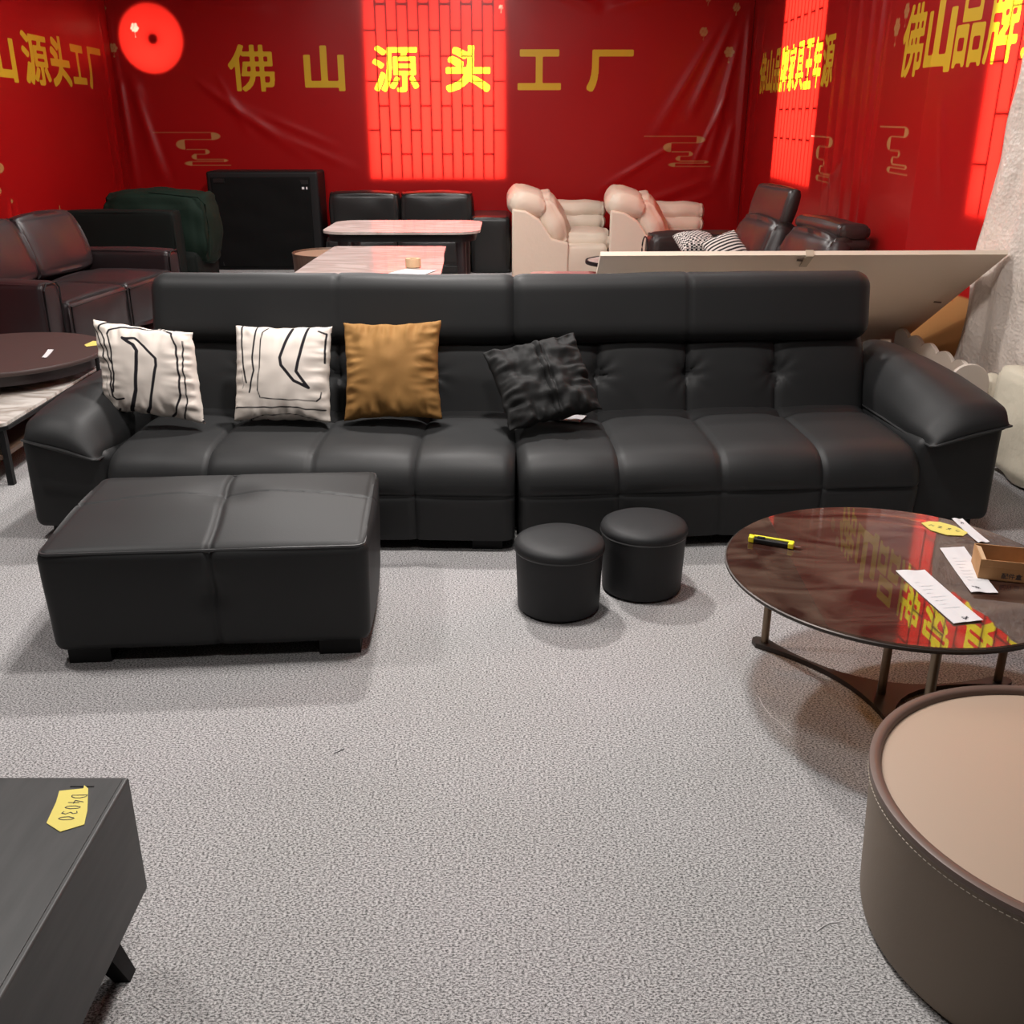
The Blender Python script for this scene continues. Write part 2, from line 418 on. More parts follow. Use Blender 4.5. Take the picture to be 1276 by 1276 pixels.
def cloud(s, z, k=.0092/7.975, thin=.0055, ks=1.0):
    """scroll-cloud ornament: list of ('line', pts, halfwidth) and ('half', centre, rx, ry, side)"""
    q = lambda x, y: (s+(x-325)*k*ks, z-(y-185)*k)
    L = [('line', [q(325,185), q(890,185)], thin), ('line', [q(620,250), q(890,250)], thin), ('line', [q(630,340), q(830,340)], thin),
         ('line', [q(700,385), q(810,385)], thin), ('line', [q(720,432), q(1000,432)], thin), ('line', [q(670,452), q(1000,452)], thin), ('line', [q(650,488), q(1050,488)], thin)]
    for (x, y, rx, ry, sd) in ((885,218,92,36,1), (620,295,88,48,-1), (812,362,45,24,1), (722,408,52,26,-1), (985,442,45,14,1), (672,470,76,22,-1)):
        L.append(('half', q(x, y), rx*k*ks, ry*k, sd))
    return L
def flower(s, z, r=.055, ks=1.0):
    L = []
    for k in range(6):
        a = 2*PI*k/6; L.append(('dot', (s+r*.62*math.cos(a)*ks, z+r*.62*math.sin(a)), r*.36, ks))
    L.append(('dot', (s, z), r*.33, ks)); L.append(('dot', (s, z-r*1.7), r*.22, ks)); L.append(('line', [(s, z-r), (s, z-r*1.7)], .004))
    return L
def banner(label, P, s0, s1, z0, z1, ds, chars, deco, folds, amp=.008, flat=(), top=None):
    S = np.arange(s0, s1+ds/2, ds)
    zs = list(np.arange(z0, 1.0, .035))+list(np.arange(1.0, 1.55, .011))+list(np.arange(1.55, 1.78, .03))+list(np.arange(1.78, 2.34, .0095))+list(np.arange(2.34, z1, .022))+[z1]
    zs = [z for i, z in enumerate(zs) if i == 0 or z-zs[i-1] > .005]
    Z = np.array(zs); SS, ZZ = np.meshgrid(S, Z)
    if top is not None:
        lim = np.array([top(s) for s in S]); ZZ = z0+(ZZ-z0)  # rows stay level; the top edge is lowered by clamping
        ZZ = np.minimum(ZZ, lim[None, :])
    ink = np.zeros(SS.shape)
    for (ch, a, b, c, d) in chars:
        V, T = glyph_tris(ch, 0)
        lo, hi = V.min(0), V.max(0); w = int(abs(b-a)/PXR)+8; h = int((d-c)/PXR)+8
        rad = 2 if ch in '源牌佛' and abs(b-a) < .62 and abs(b-a) > .3 else (1 if abs(b-a) < .3 else 4)
        rz_ = 2 if ch in '源牌佛家具' else 4
        V = (V-lo)/(hi-lo)*(np.array([abs(b-a), d-c])/PXR-2*np.array([rad, rz_]))+4+np.array([rad, rz_])
        im = np.zeros((h+1, w+1), bool)
        for t in T: fill_tri(im, V[t[0]], V[t[1]], V[t[2]])
        for k in range(rad): im = im|np.roll(im,1,1)|np.roll(im,-1,1)
        for k in range(rz_): im = im|np.roll(im,1,0)|np.roll(im,-1,0)
        f = im.astype(float)
        for _ in range(2):
            f = (np.roll(f,1,0)+f+np.roll(f,-1,0))/3; f = (np.roll(f,1,1)+f+np.roll(f,-1,1))/3
        U = (SS-min(a,b))/PXR+3.5; W = (ZZ-c)/PXR+3.5
        ok = (U >= 0)&(U < w-1)&(W >= 0)&(W < h-1)
        u = U[ok]; v = W[ok]; i = u.astype(int); j = v.astype(int); fu = u-i; fv = v-j
        ink[ok] = np.maximum(ink[ok], f[j,i]*(1-fu)*(1-fv)+f[j,i+1]*fu*(1-fv)+f[j+1,i]*(1-fu)*fv+f[j+1,i+1]*fu*fv)
    dc = np.zeros(SS.shape); e = .008
    for q in deco:
        if q[0] == 'line': dd = seg_dist(SS, ZZ, q[1])-q[2]
        elif q[0] == 'half':
            (cx, cy), rx, ry, sd = q[1:]; k = np.sqrt(((SS-cx)/rx)**2+((ZZ-cy)/ry)**2)
            dd = np.maximum((k-1)*min(rx, ry), -(SS-cx)*sd)
        elif q[0] == 'dot': dd = np.hypot((SS-q[1][0])/q[3], ZZ-q[1][1])-q[2]
        elif q[0] == 'poly':
            ins = np.zeros(SS.shape, bool); p = q[1]
            for (x1, y1), (x2, y2) in zip(p, p[1:]+p[:1]):
                cond = ((y1 > ZZ) != (y2 > ZZ)) & (SS < (x2-x1)*(ZZ-y1)/(y2-y1+1e-12)+x1); ins ^= cond
            dd = np.where(ins, -1, 1)
        dc = np.maximum(dc, np.clip(.5-dd/(2*e), 0, 1)*(q[-1] if q[0] == 'poly' else .85))
    off = np.zeros(SS.shape)
    for (a, b, w, h) in folds:
        tt = np.clip(((SS-a[0])*(b[0]-a[0])+(ZZ-a[1])*(b[1]-a[1]))/((b[0]-a[0])**2+(b[1]-a[1])**2), 0, 1)
        off += .6*h*np.exp(-(seg_dist(SS, ZZ, [a, b])/(w*(.7+.6*tt)))**2)*np.sin(PI*(.12+.76*tt))**1.5*(np.minimum(tt, 1-tt) > 0)*np.clip(np.minimum(tt, 1-tt)*7, 0, 1)
    low = np.array([[nz(s*.9, z*.9, 3.1)+.5*nz(s*2.3, z*1.6, 8) for s in S[::6]] for z in Z[::4]])
    low = np.repeat(np.repeat(low, 4, 0), 6, 1)[:len(Z), :len(S)]
    for _ in range(4):
        low = (np.roll(low,3,1)+low+np.roll(low,-3,1))/3; low = (np.roll(low,2,0)+low+np.roll(low,-2,0))/3
    off += amp*(low+1)*.7
    for (a, b, c, d) in flat:
        k = 1/(1+np.exp(-(np.minimum(np.minimum(SS-a, b-SS), np.minimum(ZZ-c, d-ZZ))-.0)/.03)); off = off*(1-k)+.004*k
    pl = np.array([P(s) for s in S])           # x, y, nx, ny (normal into the room)
    Xc = pl[:,0][None]+pl[:,2][None]*off; Yc = pl[:,1][None]+pl[:,3][None]*off
    co = np.stack([Xc, Yc, ZZ], -1).reshape(-1, 3)
    nc, nr = len(S), len(Z)
    I = (np.arange(nr-1)[:, None]*nc+np.arange(nc-1)[None]).reshape(-1)
    F = np.stack([I, I+1, I+nc+1, I+nc], -1)
    me = bpy.data.meshes.new('wall_banner'); me.vertices.add(len(co)); me.vertices.foreach_set('co', co.reshape(-1).astype(np.float32))
    me.loops.add(F.size); me.loops.foreach_set('vertex_index', F.reshape(-1).astype(np.int32))
    me.polygons.add(len(F)); me.polygons.foreach_set('loop_start', np.arange(0, F.size, 4).astype(np.int32))
    me.update(calc_edges=True); me.validate()
    me.polygons.foreach_set('use_smooth', [True]*len(me.polygons))
    for nme, arr in (('ink', ink), ('deco', dc)):
        at = me.attributes.new(nme, 'FLOAT', 'POINT'); at.data.foreach_set('value', arr.reshape(-1).astype(np.float32))
    me.materials.append(M['banner'])
    o = bpy.data.objects.new('wall_banner', me); COL.objects.link(o)
    return tag(o, label, 'banner')

def bx(px, d=12): return D(px, 100, d).x
Zt, Zb = 2.32, 1.87
back_chars = [(c, bx(a), bx(b), z0, z1) for c, a, b, z0, z1 in (('佛',286,343,1.86,2.335), ('山',380,430,1.865,2.325), ('源',465,522,1.855,2.325), ('头',556,611,1.855,2.325), ('工',645,699,1.875,2.285), ('厂',731,788,1.86,2.285))]
deco = cloud(bx(181)+.02, 1.435)+cloud(bx(808)-.02, 1.395, k=.0092/7.975*.92)
deco += flower(bx(176)+.0, 2.50, .05)+flower(bx(149)-.02, 2.30, .05)+flower(bx(140), 2.69, .045)+flower(bx(906), 2.26, .06)+flower(bx(873), 2.46, .05)+flower(bx(911), 2.70, .045)+flower(bx(638)-.12, 2.70, .03)+flower(bx(876), 2.79, .04)
folds = [((2.45,2.7),(1.95,1.5),.05,.03), ((2.5,2.5),(2.2,1.0),.045,.035), ((2.3,2.6),(1.55,1.3),.06,.022), ((2.5,1.6),(2.32,.75),.05,.03), ((2.58,2.8),(2.56,.4),.04,.04), ((2.42,1.9),(2.02,1.0),.03,.02),
         ((2.3,.95),(1.2,.55),.04,.02), ((2.4,.8),(1.5,.5),.03,.02), ((1.9,1.35),(.9,.75),.04,.018),
         ((.4,2.85),(1.0,2.68),.05,.03), ((1.0,2.68),(1.7,2.85),.05,.03),
         ((-4.3,2.6),(-3.95,.75),.07,.05), ((-4.18,2.0),(-3.85,.8),.05,-.02), ((-4.36,2.8),(-4.3,.6),.04,.04),
         ((-3.6,2.05),(-2.6,1.35),.05,.018), ((-3.5,1.95),(-2.2,1.1),.06,.018), ((-3.1,1.75),(-1.9,1.25),.04,.012), ((-3.3,2.1),(-2.9,1.3),.05,.014), ((-2.6,1.4),(-1.7,1.0),.05,.012), ((-4,2.8),(-2.5,2.65),.06,.02)]
banner('wide red banner with six yellow characters across the back wall', lambda s: (s, YB, 0, -1), -4.395, 2.625, .05, 2.9, .0115, back_chars, deco, folds,
       flat=[(W1[0]-.06, W1[1]+.06, W1[2]-.06, 3.2), (CX-.42, CX+.42, CZ-.42, CZ+.42)])
def Pl(s):
    n = Vector((1, .0884)).normalized(); return (left_x(s), s, n.x, n.y)
banner('red banner with yellow characters on the left wall', Pl, 5.5, 11.99, .05, 2.9, .012,
       [('佛',7.55,8.15,1.86,2.29), ('山',8.38,9.10,1.865,2.285), ('源',9.27,9.92,1.86,2.285), ('头',9.97,10.50,1.86,2.30), ('工',10.56,10.98,1.90,2.255), ('厂',11.06,11.58,1.865,2.265)],
       cloud(7.7, 1.26)+[('poly', [(9.46,.50),(9.62,.66),(9.60,.84),(9.46,.72)], 1.0)],
       [((8.45,1.0),(8.3,.5),.03,.025), ((8.6,.95),(8.5,.5),.03,.02), ((11.7,2.8),(11.75,.4),.05,.03), ((11.4,1.9),(11.5,.5),.04,.012)])
def Pr(s):
    y = -s; n = Vector((-1, .0353)).normalized() if y > 6.3 else Vector((-1, -.14)).normalized(); return (right_x(y), y, n.x, n.y)
b3 = '佛山品牌家具王年源'; edges = [-11.42,-11.08,-10.72,-10.42,-10.08,-9.78,-9.45,-9.15,-8.85,-8.47]
banner('narrow red banner beside the back corner with nine squeezed yellow characters', Pr, -11.99, -7.42, .05, 2.9, .012,
       [(c, a+.02, b-.02, 1.82, 2.215) for c, a, b in zip(b3, edges[:-1], edges[1:])],
       cloud(-8.95, 1.45, k=.0092/7.975*.95),
       [((-11.8,2.8),(-11.8,.4),.05,.035), ((-7.9,2.8),(-7.8,.5),.05,.04), ((-8.2,2.6),(-8.1,.6),.05,.03), ((-7.6,2.8),(-7.5,.4),.05,.04), ((-8.45,2.2),(-8.35,.8),.04,.025), ((-7.75,1.4),(-8.4,1.0),.04,.02), ((-11.4,2.7),(-11.5,1.2),.05,.02)],
       flat=[(-W2[1]-.05, -W2[0]+.05, W2[2]-.05, 3.2)])
banner('red banner with large yellow characters on the near right wall beside the plastic sheet', Pr, -7.46, -3.4, .05, 2.9, .009,
       [('佛',-6.86,-6.47,1.825,2.235), ('山',-6.43,-6.10,1.835,2.25), ('品',-6.08,-5.81,1.85,2.25), ('牌',-5.79,-5.52,1.855,2.26), ('家',-5.47,-5.17,1.85,2.26), ('具',-5.10,-4.80,1.80,2.2), ('王',-4.70,-4.4,1.78,2.2), ('年',-4.3,-4.0,1.78,2.2), ('源',-3.9,-3.6,1.78,2.2)],
       cloud(-7.1, 1.54, k=.0092/7.975*.78)+flower(-7.02, 2.13, .06)+flower(-6.87, 2.21, .05)+[('poly', [(-6.1,.30),(-5.2,.30),(-5.2,.62),(-5.6,.68),(-6.1,.5)], 1.0)],
       [((-7.35,2.8),(-7.3,.4),.05,.045), ((-7.2,2.4),(-7.25,.8),.03,.02), ((-6.15,1.75),(-5.95,1.1),.04,.012)],
       flat=[(-W3[1]-.05, -3.3, 1.06, 3.2)])

# ------------------------------------------------------------------ main sofa
sofa = thing('sofa', 'long black leather sofa with raised headrests and tufted seats in the centre', 'sofa', (0, 4.1, 0))
SO = Vector((0, 4.1, 0))
J = Vector((.02, 3.575, 0))
XR = Matrix.Translation(J-SO) @ Matrix.Rotation(R(4.2), 4, 'Z')
XL = Matrix.Translation(J-SO) @ Matrix.Rotation(R(-2.0), 4, 'Z')
def sweep(prof, x0, x1, seams, disp, dx=.012, dv=.012, cap=True):
    """sheet swept along x over a (y, z) outline, pushed out along its normal by disp(x, v)"""
    P = [Vector(p) for p in prof]; out = [P[0]]
    for a, b in zip(P[:-1], P[1:]):
        n = max(1, int(round((b-a).length/dv)))
        out += [a+(b-a)*i/n for i in range(1, n+1)]
    for _ in range(6): out = [out[0]]+[(out[i-1]+out[i]*2+out[i+1])/4 for i in range(1, len(out)-1)]+[out[-1]]
    L = [0]
    for a, b in zip(out[:-1], out[1:]): L.append(L[-1]+(b-a).length)
    nx = int(round((x1-x0)/dx)); vs = []; fs = []; k = len(out); cz = sum((p for p in out), Vector((0,0)))/k
    for i in range(nx+1):
        x = x0+(x1-x0)*i/nx
        ed = min(x-x0, x1-x)
        rnd = .022*(1-min(1, ed/.045))**2.2
        for j, p in enumerate(out):
            t = (out[min(j+1,k-1)]-out[max(j-1,0)]).normalized(); nrm = Vector((-t.y, t.x))
            if nrm.dot(p-cz) < 0 and False: nrm = -nrm
            q = p+nrm*(disp(x, L[j], p)-rnd)
            vs.append((x, q.x, q.y))
    for i in range(nx):
        for j in range(k-1): fs.append((i*k+j, (i+1)*k+j, (i+1)*k+j+1, i*k+j+1))
    if cap:
        fs += [tuple(range(k)), tuple(nx*k+j for j in reversed(range(k)))]
    return vs, fs
SEAT = [(.02,.05),(.012,.12),(.0,.20),(-.004,.24),(.004,.30),(.03,.345),(.075,.375),(.14,.388),(.3,.392),(.5,.395),(.72,.40)]
BACK = [(.60,.34),(.625,.42),(.66,.55),(.70,.665),(.73,.70),(.79,.71),(.86,.70),(.95,.55),(.99,.2),(.99,.08)]
SEG = .4
def seat_disp(x, v, p):
    sg = min(abs(x-SEG*i) for i in range(0, 5)); t = (x % SEG)/SEG
    vf = .19                                           # horizontal seam on the front
    front = min(1, max(0, (v-vf)/.05))
    puff = .013*(1-abs(2*t-1)**3)*(1 if v > vf else .35)*min(1, abs(v-vf)/.04)
    edge = min(abs(x), abs(x-1.6))
    gv = -.010*g2(sg, .0075)*(1 if edge > .03 else 0)
    gh = -.008*g2(v-vf, .007)
    vt = .82                                           # crease along the tufts
    gt = -.006*g2(v-vt, .012)-.006*g2(v-vt, .05)
    tuft = -.018*sum(math.exp(-((x-SEG*i)**2+(v-vt)**2)/.0016) for i in (1,2,3))
    wr = .0015*nz(x*9, v*9, 1)+.0022*nz(x*3, v*3, 4)
    return puff+gv+gh+gt+tuft+wr
def back_disp(x, v, p):
    S = .4; sg = min(abs(x-S*i) for i in (1,2,3)); t = (x % S)/S; vt = .22
    puff = .014*(1-abs(2*t-1)**3)
    gv = -.010*g2(sg, .0075)
    tuft = 0
    for i in (1,2,3):
        dx, dv = x-S*i, v-vt; r2 = dx*dx+dv*dv; a = math.atan2(dv, dx)
        tuft += -.026*math.exp(-r2/.0018)*(1+.35*math.cos(7*a+i))-.004*math.exp(-r2/.006)*math.cos(9*a)
    return puff+gv+tuft+.0015*nz(x*6, v*6, 2)
for side, X in ((-1, XL), (1, XR)):
    F = X @ Matrix.Diagonal((side, 1, 1, 1))
    vs, fs = sweep([(.60,.05)]+[] if False else SEAT, .012, 1.6, None, seat_disp)
    mb = MB().add(vs, fs, 0, F); mb.box(.02, 1.59, .06, .72, .05, .30, 0, F)
    mb.build('seat', M['leather'], sofa, smooth=50)
    vs, fs = sweep(BACK, .008, 1.605, None, back_disp)
    mb = MB().add(vs, fs, 0, F); mb.box(.02, 1.59, .72, .97, .08, .60, 0, F)
    mb.build('backrest', M['leather'], sofa, smooth=50)
    def hd(p, n): return .006*nz(p.x*3, p.y*3, p.z*3)-.006*g2(p.x-.80, .006)*(1 if abs(n.x) < .5 else 0)-.003*g2(p.x-.83, .004)
    mb = MB().rbox(.008, 1.615, -.10, .10, -.152, .148, .075, .014, hd, 0, F @ Matrix.Translation((0,.765,.824)) @ Matrix.Rotation(R(-12), 4, 'X'))
    hr = mb.build('headrest', M['leather'], sofa, smooth=60)
    for x in (.3, 1.25): MB().box(x-.02, x+.02, .80, .83, .60, .80, 0, F).build('headrest_bracket', M['black'], hr, smooth=0)
    # armrest with its draped pad
    def ad(p, n):
        v = -.006*g2(p.z-.2, .007) if n.y < -.5 else 0
        return v+.006*nz(p.x*5, p.y*5, p.z*5)
    dz0 = -.03 if side < 0 else 0
    mb = MB().rbox(1.605, 1.955, .075, 1.03, .05, .405+dz0, .035, .02, ad, 0)
    mb.v = [tuple(F @ Vector((x, y, z+(.075*(x-1.605)/.35*(z-.05)/.355)))) for x, y, z in mb.v]
    arm = mb.build('armrest', M['leather'], sofa, smooth=60)
    dz, dx_ = (-.035, -.03) if side < 0 else (0, 0)
    secs = [(.035, [(1.665,.415),(1.665,.445),(1.77,.50),(1.87,.53),(1.925,.515),(1.915,.49),(1.79,.445)]),
            (.06, [(1.635,.395),(1.645,.44),(1.755,.52),(1.87,.545),(1.945,.525),(1.95,.475),(1.80,.425)]),
            (.22, [(1.617,.395),(1.622,.455),(1.72,.557),(1.85,.58),(1.955,.54),(1.958,.475),(1.80,.42)]),
            (.42, [(1.608,.40),(1.613,.49),(1.69,.597),(1.81,.615),(1.94,.565),(1.95,.47),(1.78,.42)]),
            (.62, [(1.605,.40),(1.61,.51),(1.675,.622),(1.785,.635),(1.925,.575),(1.945,.46),(1.77,.42)]),
            (.92, [(1.605,.40),(1.61,.51),(1.675,.622),(1.775,.635),(1.91,.575),(1.93,.46),(1.75,.42)]),
            (1.02, [(1.62,.43),(1.625,.50),(1.68,.59),(1.76,.595),(1.86,.55),(1.88,.46),(1.75,.45)])]
    secs = [(y, [(x+(dx_ if x > 1.7 else 0), z+dz) for x, z in rg]) for y, rg in secs]
    def catmull(P, t):
        n_ = len(P)-1; f = min(t*n_, n_-1e-6); i = int(f); f -= i
        p0, p1, p2, p3 = (P[max(i-1,0)], P[i], P[i+1], P[min(i+2,n_)])
        return tuple(.5*(2*q1+(q2-q0)*f+(2*q0-5*q1+4*q2-q3)*f*f+(3*q1-q0-3*q2+q3)*f**3) for q0, q1, q2, q3 in zip(p0, p1, p2, p3))
    ys = [c[0] for c in secs[1:]]; rings = [c[1] for c in secs[1:]]
    vs = []; fs = []; ny, nr = 44, 36; lip = []
    for i in range(ny+1):
        u_ = (i/ny)**1.5; y = .036+u_*(1.0-.036)
        q = 0
        while q < len(ys)-2 and y > ys[q+1]: q += 1
        f = max(0, min(1, (y-ys[q])/(ys[q+1]-ys[q])))
        rg = [tuple(a_[m]*(1-f)+b_[m]*f for m in (0, 1)) for a_, b_ in zip(rings[q], rings[q+1])]
        fr = min(1, (y-.036)/.085); kf = math.sqrt(max(0, 1-(1-fr)**2)); rr = min(1, (1.0-y)/.12); kf *= math.sqrt(max(0, 1-(1-rr)**2)) if rr < 1 else 1
        A, B = rg[0], rg[5]; row = []
        for m in range(nr):
            t = m/(nr-1); p = catmull(rg[:6], t); bs = (A[0]*(1-t)+B[0]*t, A[1]*(1-t)+B[1]*t)
            kk = .10+.90*kf
            row.append((bs[0]+(p[0]-bs[0])*kk, y-.012*(1-(2*t-1)**2)*(1-fr), bs[1]+(p[1]-bs[1])*kk))
        row.append((B[0]-.03, y+.004, B[1]-.02)); row.append((A[0]+.03, y+.004, A[1]-.005))
        vs += row; lip.append(row[0])
        if i == 0: front = row[:nr]
    K = nr+2
    for i in range(ny):
        for j in range(K): fs.append((i*K+j, i*K+(j+1)%K, (i+1)*K+(j+1)%K, (i+1)*K+j))
    fs += [tuple(range(K)), tuple(ny*K+j for j in reversed(range(K)))]
    MB().add(vs, fs, 0, F).build('arm_pad', M['leather'], arm, smooth=50)
    pip = [Vector(p)+Vector((0,-.001,-.002)) for p in list(reversed(front))[::3]]+[Vector(p)+Vector((-.002,0,-.001)) for p in lip[2:34:2]]
    MB().tube([Vector(p) for p in pip], .0045, 6, 0, X=F).build('piping', M['seam'], arm)
    for x in (.12, 1.50): MB().box(x-.06, x+.06, .05, .17, 0, .06, 0, F).build('leg', M['black'], sofa, smooth=0)
    MB().box(1.76, 1.90, .12, .24, 0, .07, 0, F).build('leg', M['black'], sofa, smooth=0)
    for x in (.12, 1.85): MB().box(x-.05, x+.05, .85, .95, 0, .09, 0, F).build('leg', M['black'], sofa, smooth=0)

# ------------------------------------------------------------------ ottoman
ot = thing('ottoman', 'large rectangular black leather ottoman in front of the sofa', 'ottoman', (-.962, 3.09, 0), R(4.2))
OW, OD = .496, .345
def od(p, n):
    v = 0.0
    top = max(0, n.z); fr = max(0, -n.y)
    ux, uy = p.x/OW, p.y/OD
    if n.z > .3: v += .030*(1-ux*ux)*(1-uy*uy)*top
    cx = .0-.02*math.sin(p.y*6)
    v += -.010*g2(p.x-cx, .0105)*(top+fr)
    if n.z > .3:
        ly = .07+.025*math.cos(p.x*5); v += -.006*g2(p.y-ly, .006)*top
        v += -.022*math.exp(-((p.x-cx)**2+(p.y-ly)**2)/.009)
    if n.y < -.3:
        v += .014*(1-ux*ux)*fr*(1-((p.z-.22)/.17)**2)-.02*math.exp(-((p.x-cx)**2+(p.z-.24)**2)/.0022)
    if abs(n.x) > .5: v += .012*(1-uy*uy)
    return v+.002*nz(p.x*6, p.y*6, p.z*6)
tp = lambda z: 1-.018*(.39-z)/.34
mb = MB().rbox(-OW, OW, -OD, OD, .045, .39, .034, .0065, od)
mb.v = [(x*tp(z), y*tp(z), z) for x, y, z in mb.v]
body = mb.build('body', M['leather'], ot, smooth=60)
pp = []
for cx, cy, a0 in ((OW-.04,OD-.04,0), (-OW+.04,OD-.04,90), (-OW+.04,-OD+.04,180), (OW-.04,-OD+.04,270)):
    for k in range(7): t = R(a0+15*k); pp.append((cx+.031*math.cos(t), cy+.031*math.sin(t), .3795))
MB().tube(pp, .0055, 6, closed=True).build('piping', M['seam'], body)
for sx in (-1, 1):
    for sy in (-1, 1): MB().box(sx*.39-.065, sx*.39+.065, sy*.27-.05, sy*.27+.05, 0, .05).build('foot', M['black'], ot, smooth=0)

# ------------------------------------------------------------------ round stools
def stool(label, x, y, src=None):
    s = thing('round_stool', label, 'stool', (x, y, 0), 0, 'round black stools')
    if src:
        for ch in src.children: c = ch.copy(); c.parent = s; COL.objects.link(c)
        return s
    MB().lathe([(0,.004),(.135,.004),(.143,.012),(.146,.10),(.150,.205),(.151,.225)], 64).build('body', M['leather_dull'], s, smooth=40)
    MB().lathe([(.148,.222),(.1545,.228),(.1555,.240),(.150,.252),(.13,.262),(.09,.269),(.04,.272),(0,.273)], 64).build('seat_top', M['leather_dull'], s, smooth=60)
    MB().tube([(.1525*math.cos(2*PI*i/64), .1525*math.sin(2*PI*i/64), .2265) for i in range(64)], .004, 6, closed=True).build('piping', M['seam'], s)
    return s
st = stool('small round black stool nearer the camera, left of the pair before the sofa', .163, 3.135)
stool('small round black stool farther back, right of the pair before the sofa', .472, 3.285, st)

# ------------------------------------------------------------------ pillows
def pillow(name, label, mats, c, w, h, T, roll, lean, yaw=0, lines=None, seed=0, wr=.01, corners=.05, n=84, cat='pillow', group=None, crease=None, band=None, shear=0):
    """square cushion standing in its own xz plane; front is -y"""
    u = np.linspace(-1, 1, n); U, V = np.meshgrid(u, u)
    vs = []; ink = []
    for sgn in (-1, 1):
        for j in range(n):
            for i in range(n):
                a, b = U[j,i], V[j,i]
                x = w/2*a*(1-corners*(1-b*b)*(.4+.6*abs(a))); z = h/2*b*(1-corners*(1-a*a)*(.4+.6*abs(b)))
                t = max(0, (1-a*a)*(1-b*b))**.42
                y = sgn*T*t
                e = max(abs(a), abs(b)); k = (e**3)*(1-e**14)
                wa = a**6/(a**6+b**6+1e-9)
                y += sgn*wr*((wa*nz(a*2.2+seed, b*7.5, seed*1.7)+(1-wa)*nz(a*7+seed, b*2.2, seed*2.3))*k*1.8+.35*nz(a*3+seed, b*3, 5))*min(1, t*4)
                if crease: y += sgn*crease(a, b)*t
                x += .006*nz(b*4, seed, 2)*abs(a); z += .006*nz(a*4, seed, 7)*abs(b)
                vs.append((x-shear*z, y, z))
        if lines is not None and sgn < 0:
            d = np.full(U.shape, 1.0)
            for pts, hw in lines: d = np.minimum(d, seg_dist(U, V, pts)-hw)
            ink += list(d.reshape(-1))
        else: ink += [1.0 if lines is None else .3]*(n*n)
    if lines is not None:                       # the print runs on over the back as plain bands
        bk = []
        for j in range(n):
            for i in range(n): bk.append(abs(((U[j,i]*1.5+.3*V[j,i]) % .5)-.25)-.03)
        ink[n*n:] = bk
    fs = []
    for s_ in (0, 1):
        o = s_*n*n
        for j in range(n-1):
            for i in range(n-1):
                q = (o+j*n+i, o+j*n+i+1, o+(j+1)*n+i+1, o+(j+1)*n+i)
                fs.append(q if s_ == 0 else tuple(reversed(q)))
    me = bpy.data.meshes.new(name); me.from_pydata(vs, [], fs)
    at = me.attributes.new('ink', 'FLOAT', 'POINT'); at.data.foreach_set('value', np.array(ink, dtype=np.float32))
    bm = bmesh.new(); bm.from_mesh(me); bmesh.ops.remove_doubles(bm, verts=bm.verts, dist=1e-5); bm.to_mesh(me); bm.free()
    me.polygons.foreach_set('use_smooth', [True]*len(me.polygons)); me.materials.append(mats)
    o = bpy.data.objects.new(name, me); COL.objects.link(o)
    o.matrix_world = Matrix.Translation(c) @ Matrix.Rotation(yaw, 4, 'Z') @ Matrix.Rotation(-lean, 4, 'X') @ Matrix.Rotation(roll, 4, 'Y')
    if band:
        ii = [i for i in range(n) if band[0]-.02 <= u[i] <= band[1]+.02]; bv = []; bf = []; K = len(ii)
        for j in range(2, n-2):
            for q, i in enumerate(ii): x, y, z = vs[j*n+i]; bv.append((x, y-(.0045 if 0 < q < K-1 else -.002), z))
        for j in range(n-5):
            for q in range(K-1): bf.append((j*K+q, j*K+q+1, (j+1)*K+q+1, (j+1)*K+q))
        MB().add(bv, bf).build('zip_band', mats, o, smooth=60)
    return tag(o, label, cat, group)
def aff(TL, TR, BR, BL, polys):
    c = ((TL[0]+TR[0]+BR[0]+BL[0])/4, (TL[1]+TR[1]+BR[1]+BL[1])/4)
    ux = ((TR[0]+BR[0]-TL[0]-BL[0])/4, (TR[1]+BR[1]-TL[1]-BL[1])/4); vy = ((TL[0]+TR[0]-BL[0]-BR[0])/4, (TL[1]+TR[1]-BL[1]-BR[1])/4)
    det = ux[0]*vy[1]-ux[1]*vy[0]
    f = lambda p: (((p[0]-c[0])*vy[1]-(p[1]-c[1])*vy[0])/det, (ux[0]*(p[1]-c[1])-ux[1]*(p[0]-c[0]))/det)
    return [([f(p) for p in pts], hw) for pts, hw in polys]
t_, k_ = .020, .036
p1 = aff((215,70),(1150,200),(1235,900),(300,800), [
    ([(220,95),(260,190),(330,280),(345,370),(400,440),(420,500),(410,600),(420,690),(450,710),(540,710)], t_),
    ([(480,95),(360,95),(310,120),(290,155),(360,240),(395,360),(440,430)], t_),
    ([(430,650),(455,500),(440,400),(430,280),(380,190),(400,155),(550,140),(750,150),(900,165),(980,195),(1030,300),(1070,500),(1075,680),(1010,820),(910,900)], t_),
    ([(545,228),(650,280),(690,330),(688,480),(670,640),(620,770),(560,850)], k_), ([(545,228),(660,230),(750,290),(865,395),(872,450),(820,650),(780,780),(710,870)], .027),
    ([(1085,260),(1095,400),(1120,580),(1125,750),(1050,920)], .015), ([(400,830),(440,815),(470,785)], .016), ([(360,520),(370,620),(390,690)], .009), ([(1240,880),(1190,940)], .02)])
p2 = aff((40,50),(610,55),(630,545),(60,555), [
    ([(85,50),(95,170),(115,280),(140,360)], t_), ([(180,60),(170,230),(185,300),(160,410)], t_),
    ([(250,66),(222,95),(215,140),(220,280),(212,400),(230,440),(400,450),(560,450),(585,430),(585,400)], .014),
    ([(388,66),(340,230),(350,270),(430,350),(515,383),(440,300),(480,60)], .031), ([(540,80),(590,95),(590,160),(600,250)], t_),
    ([(70,485),(240,490),(400,485),(500,495),(610,490)], .016), ([(130,555),(250,530),(400,520),(560,545)], .010), ([(105,300),(120,370),(110,390)], .008)])
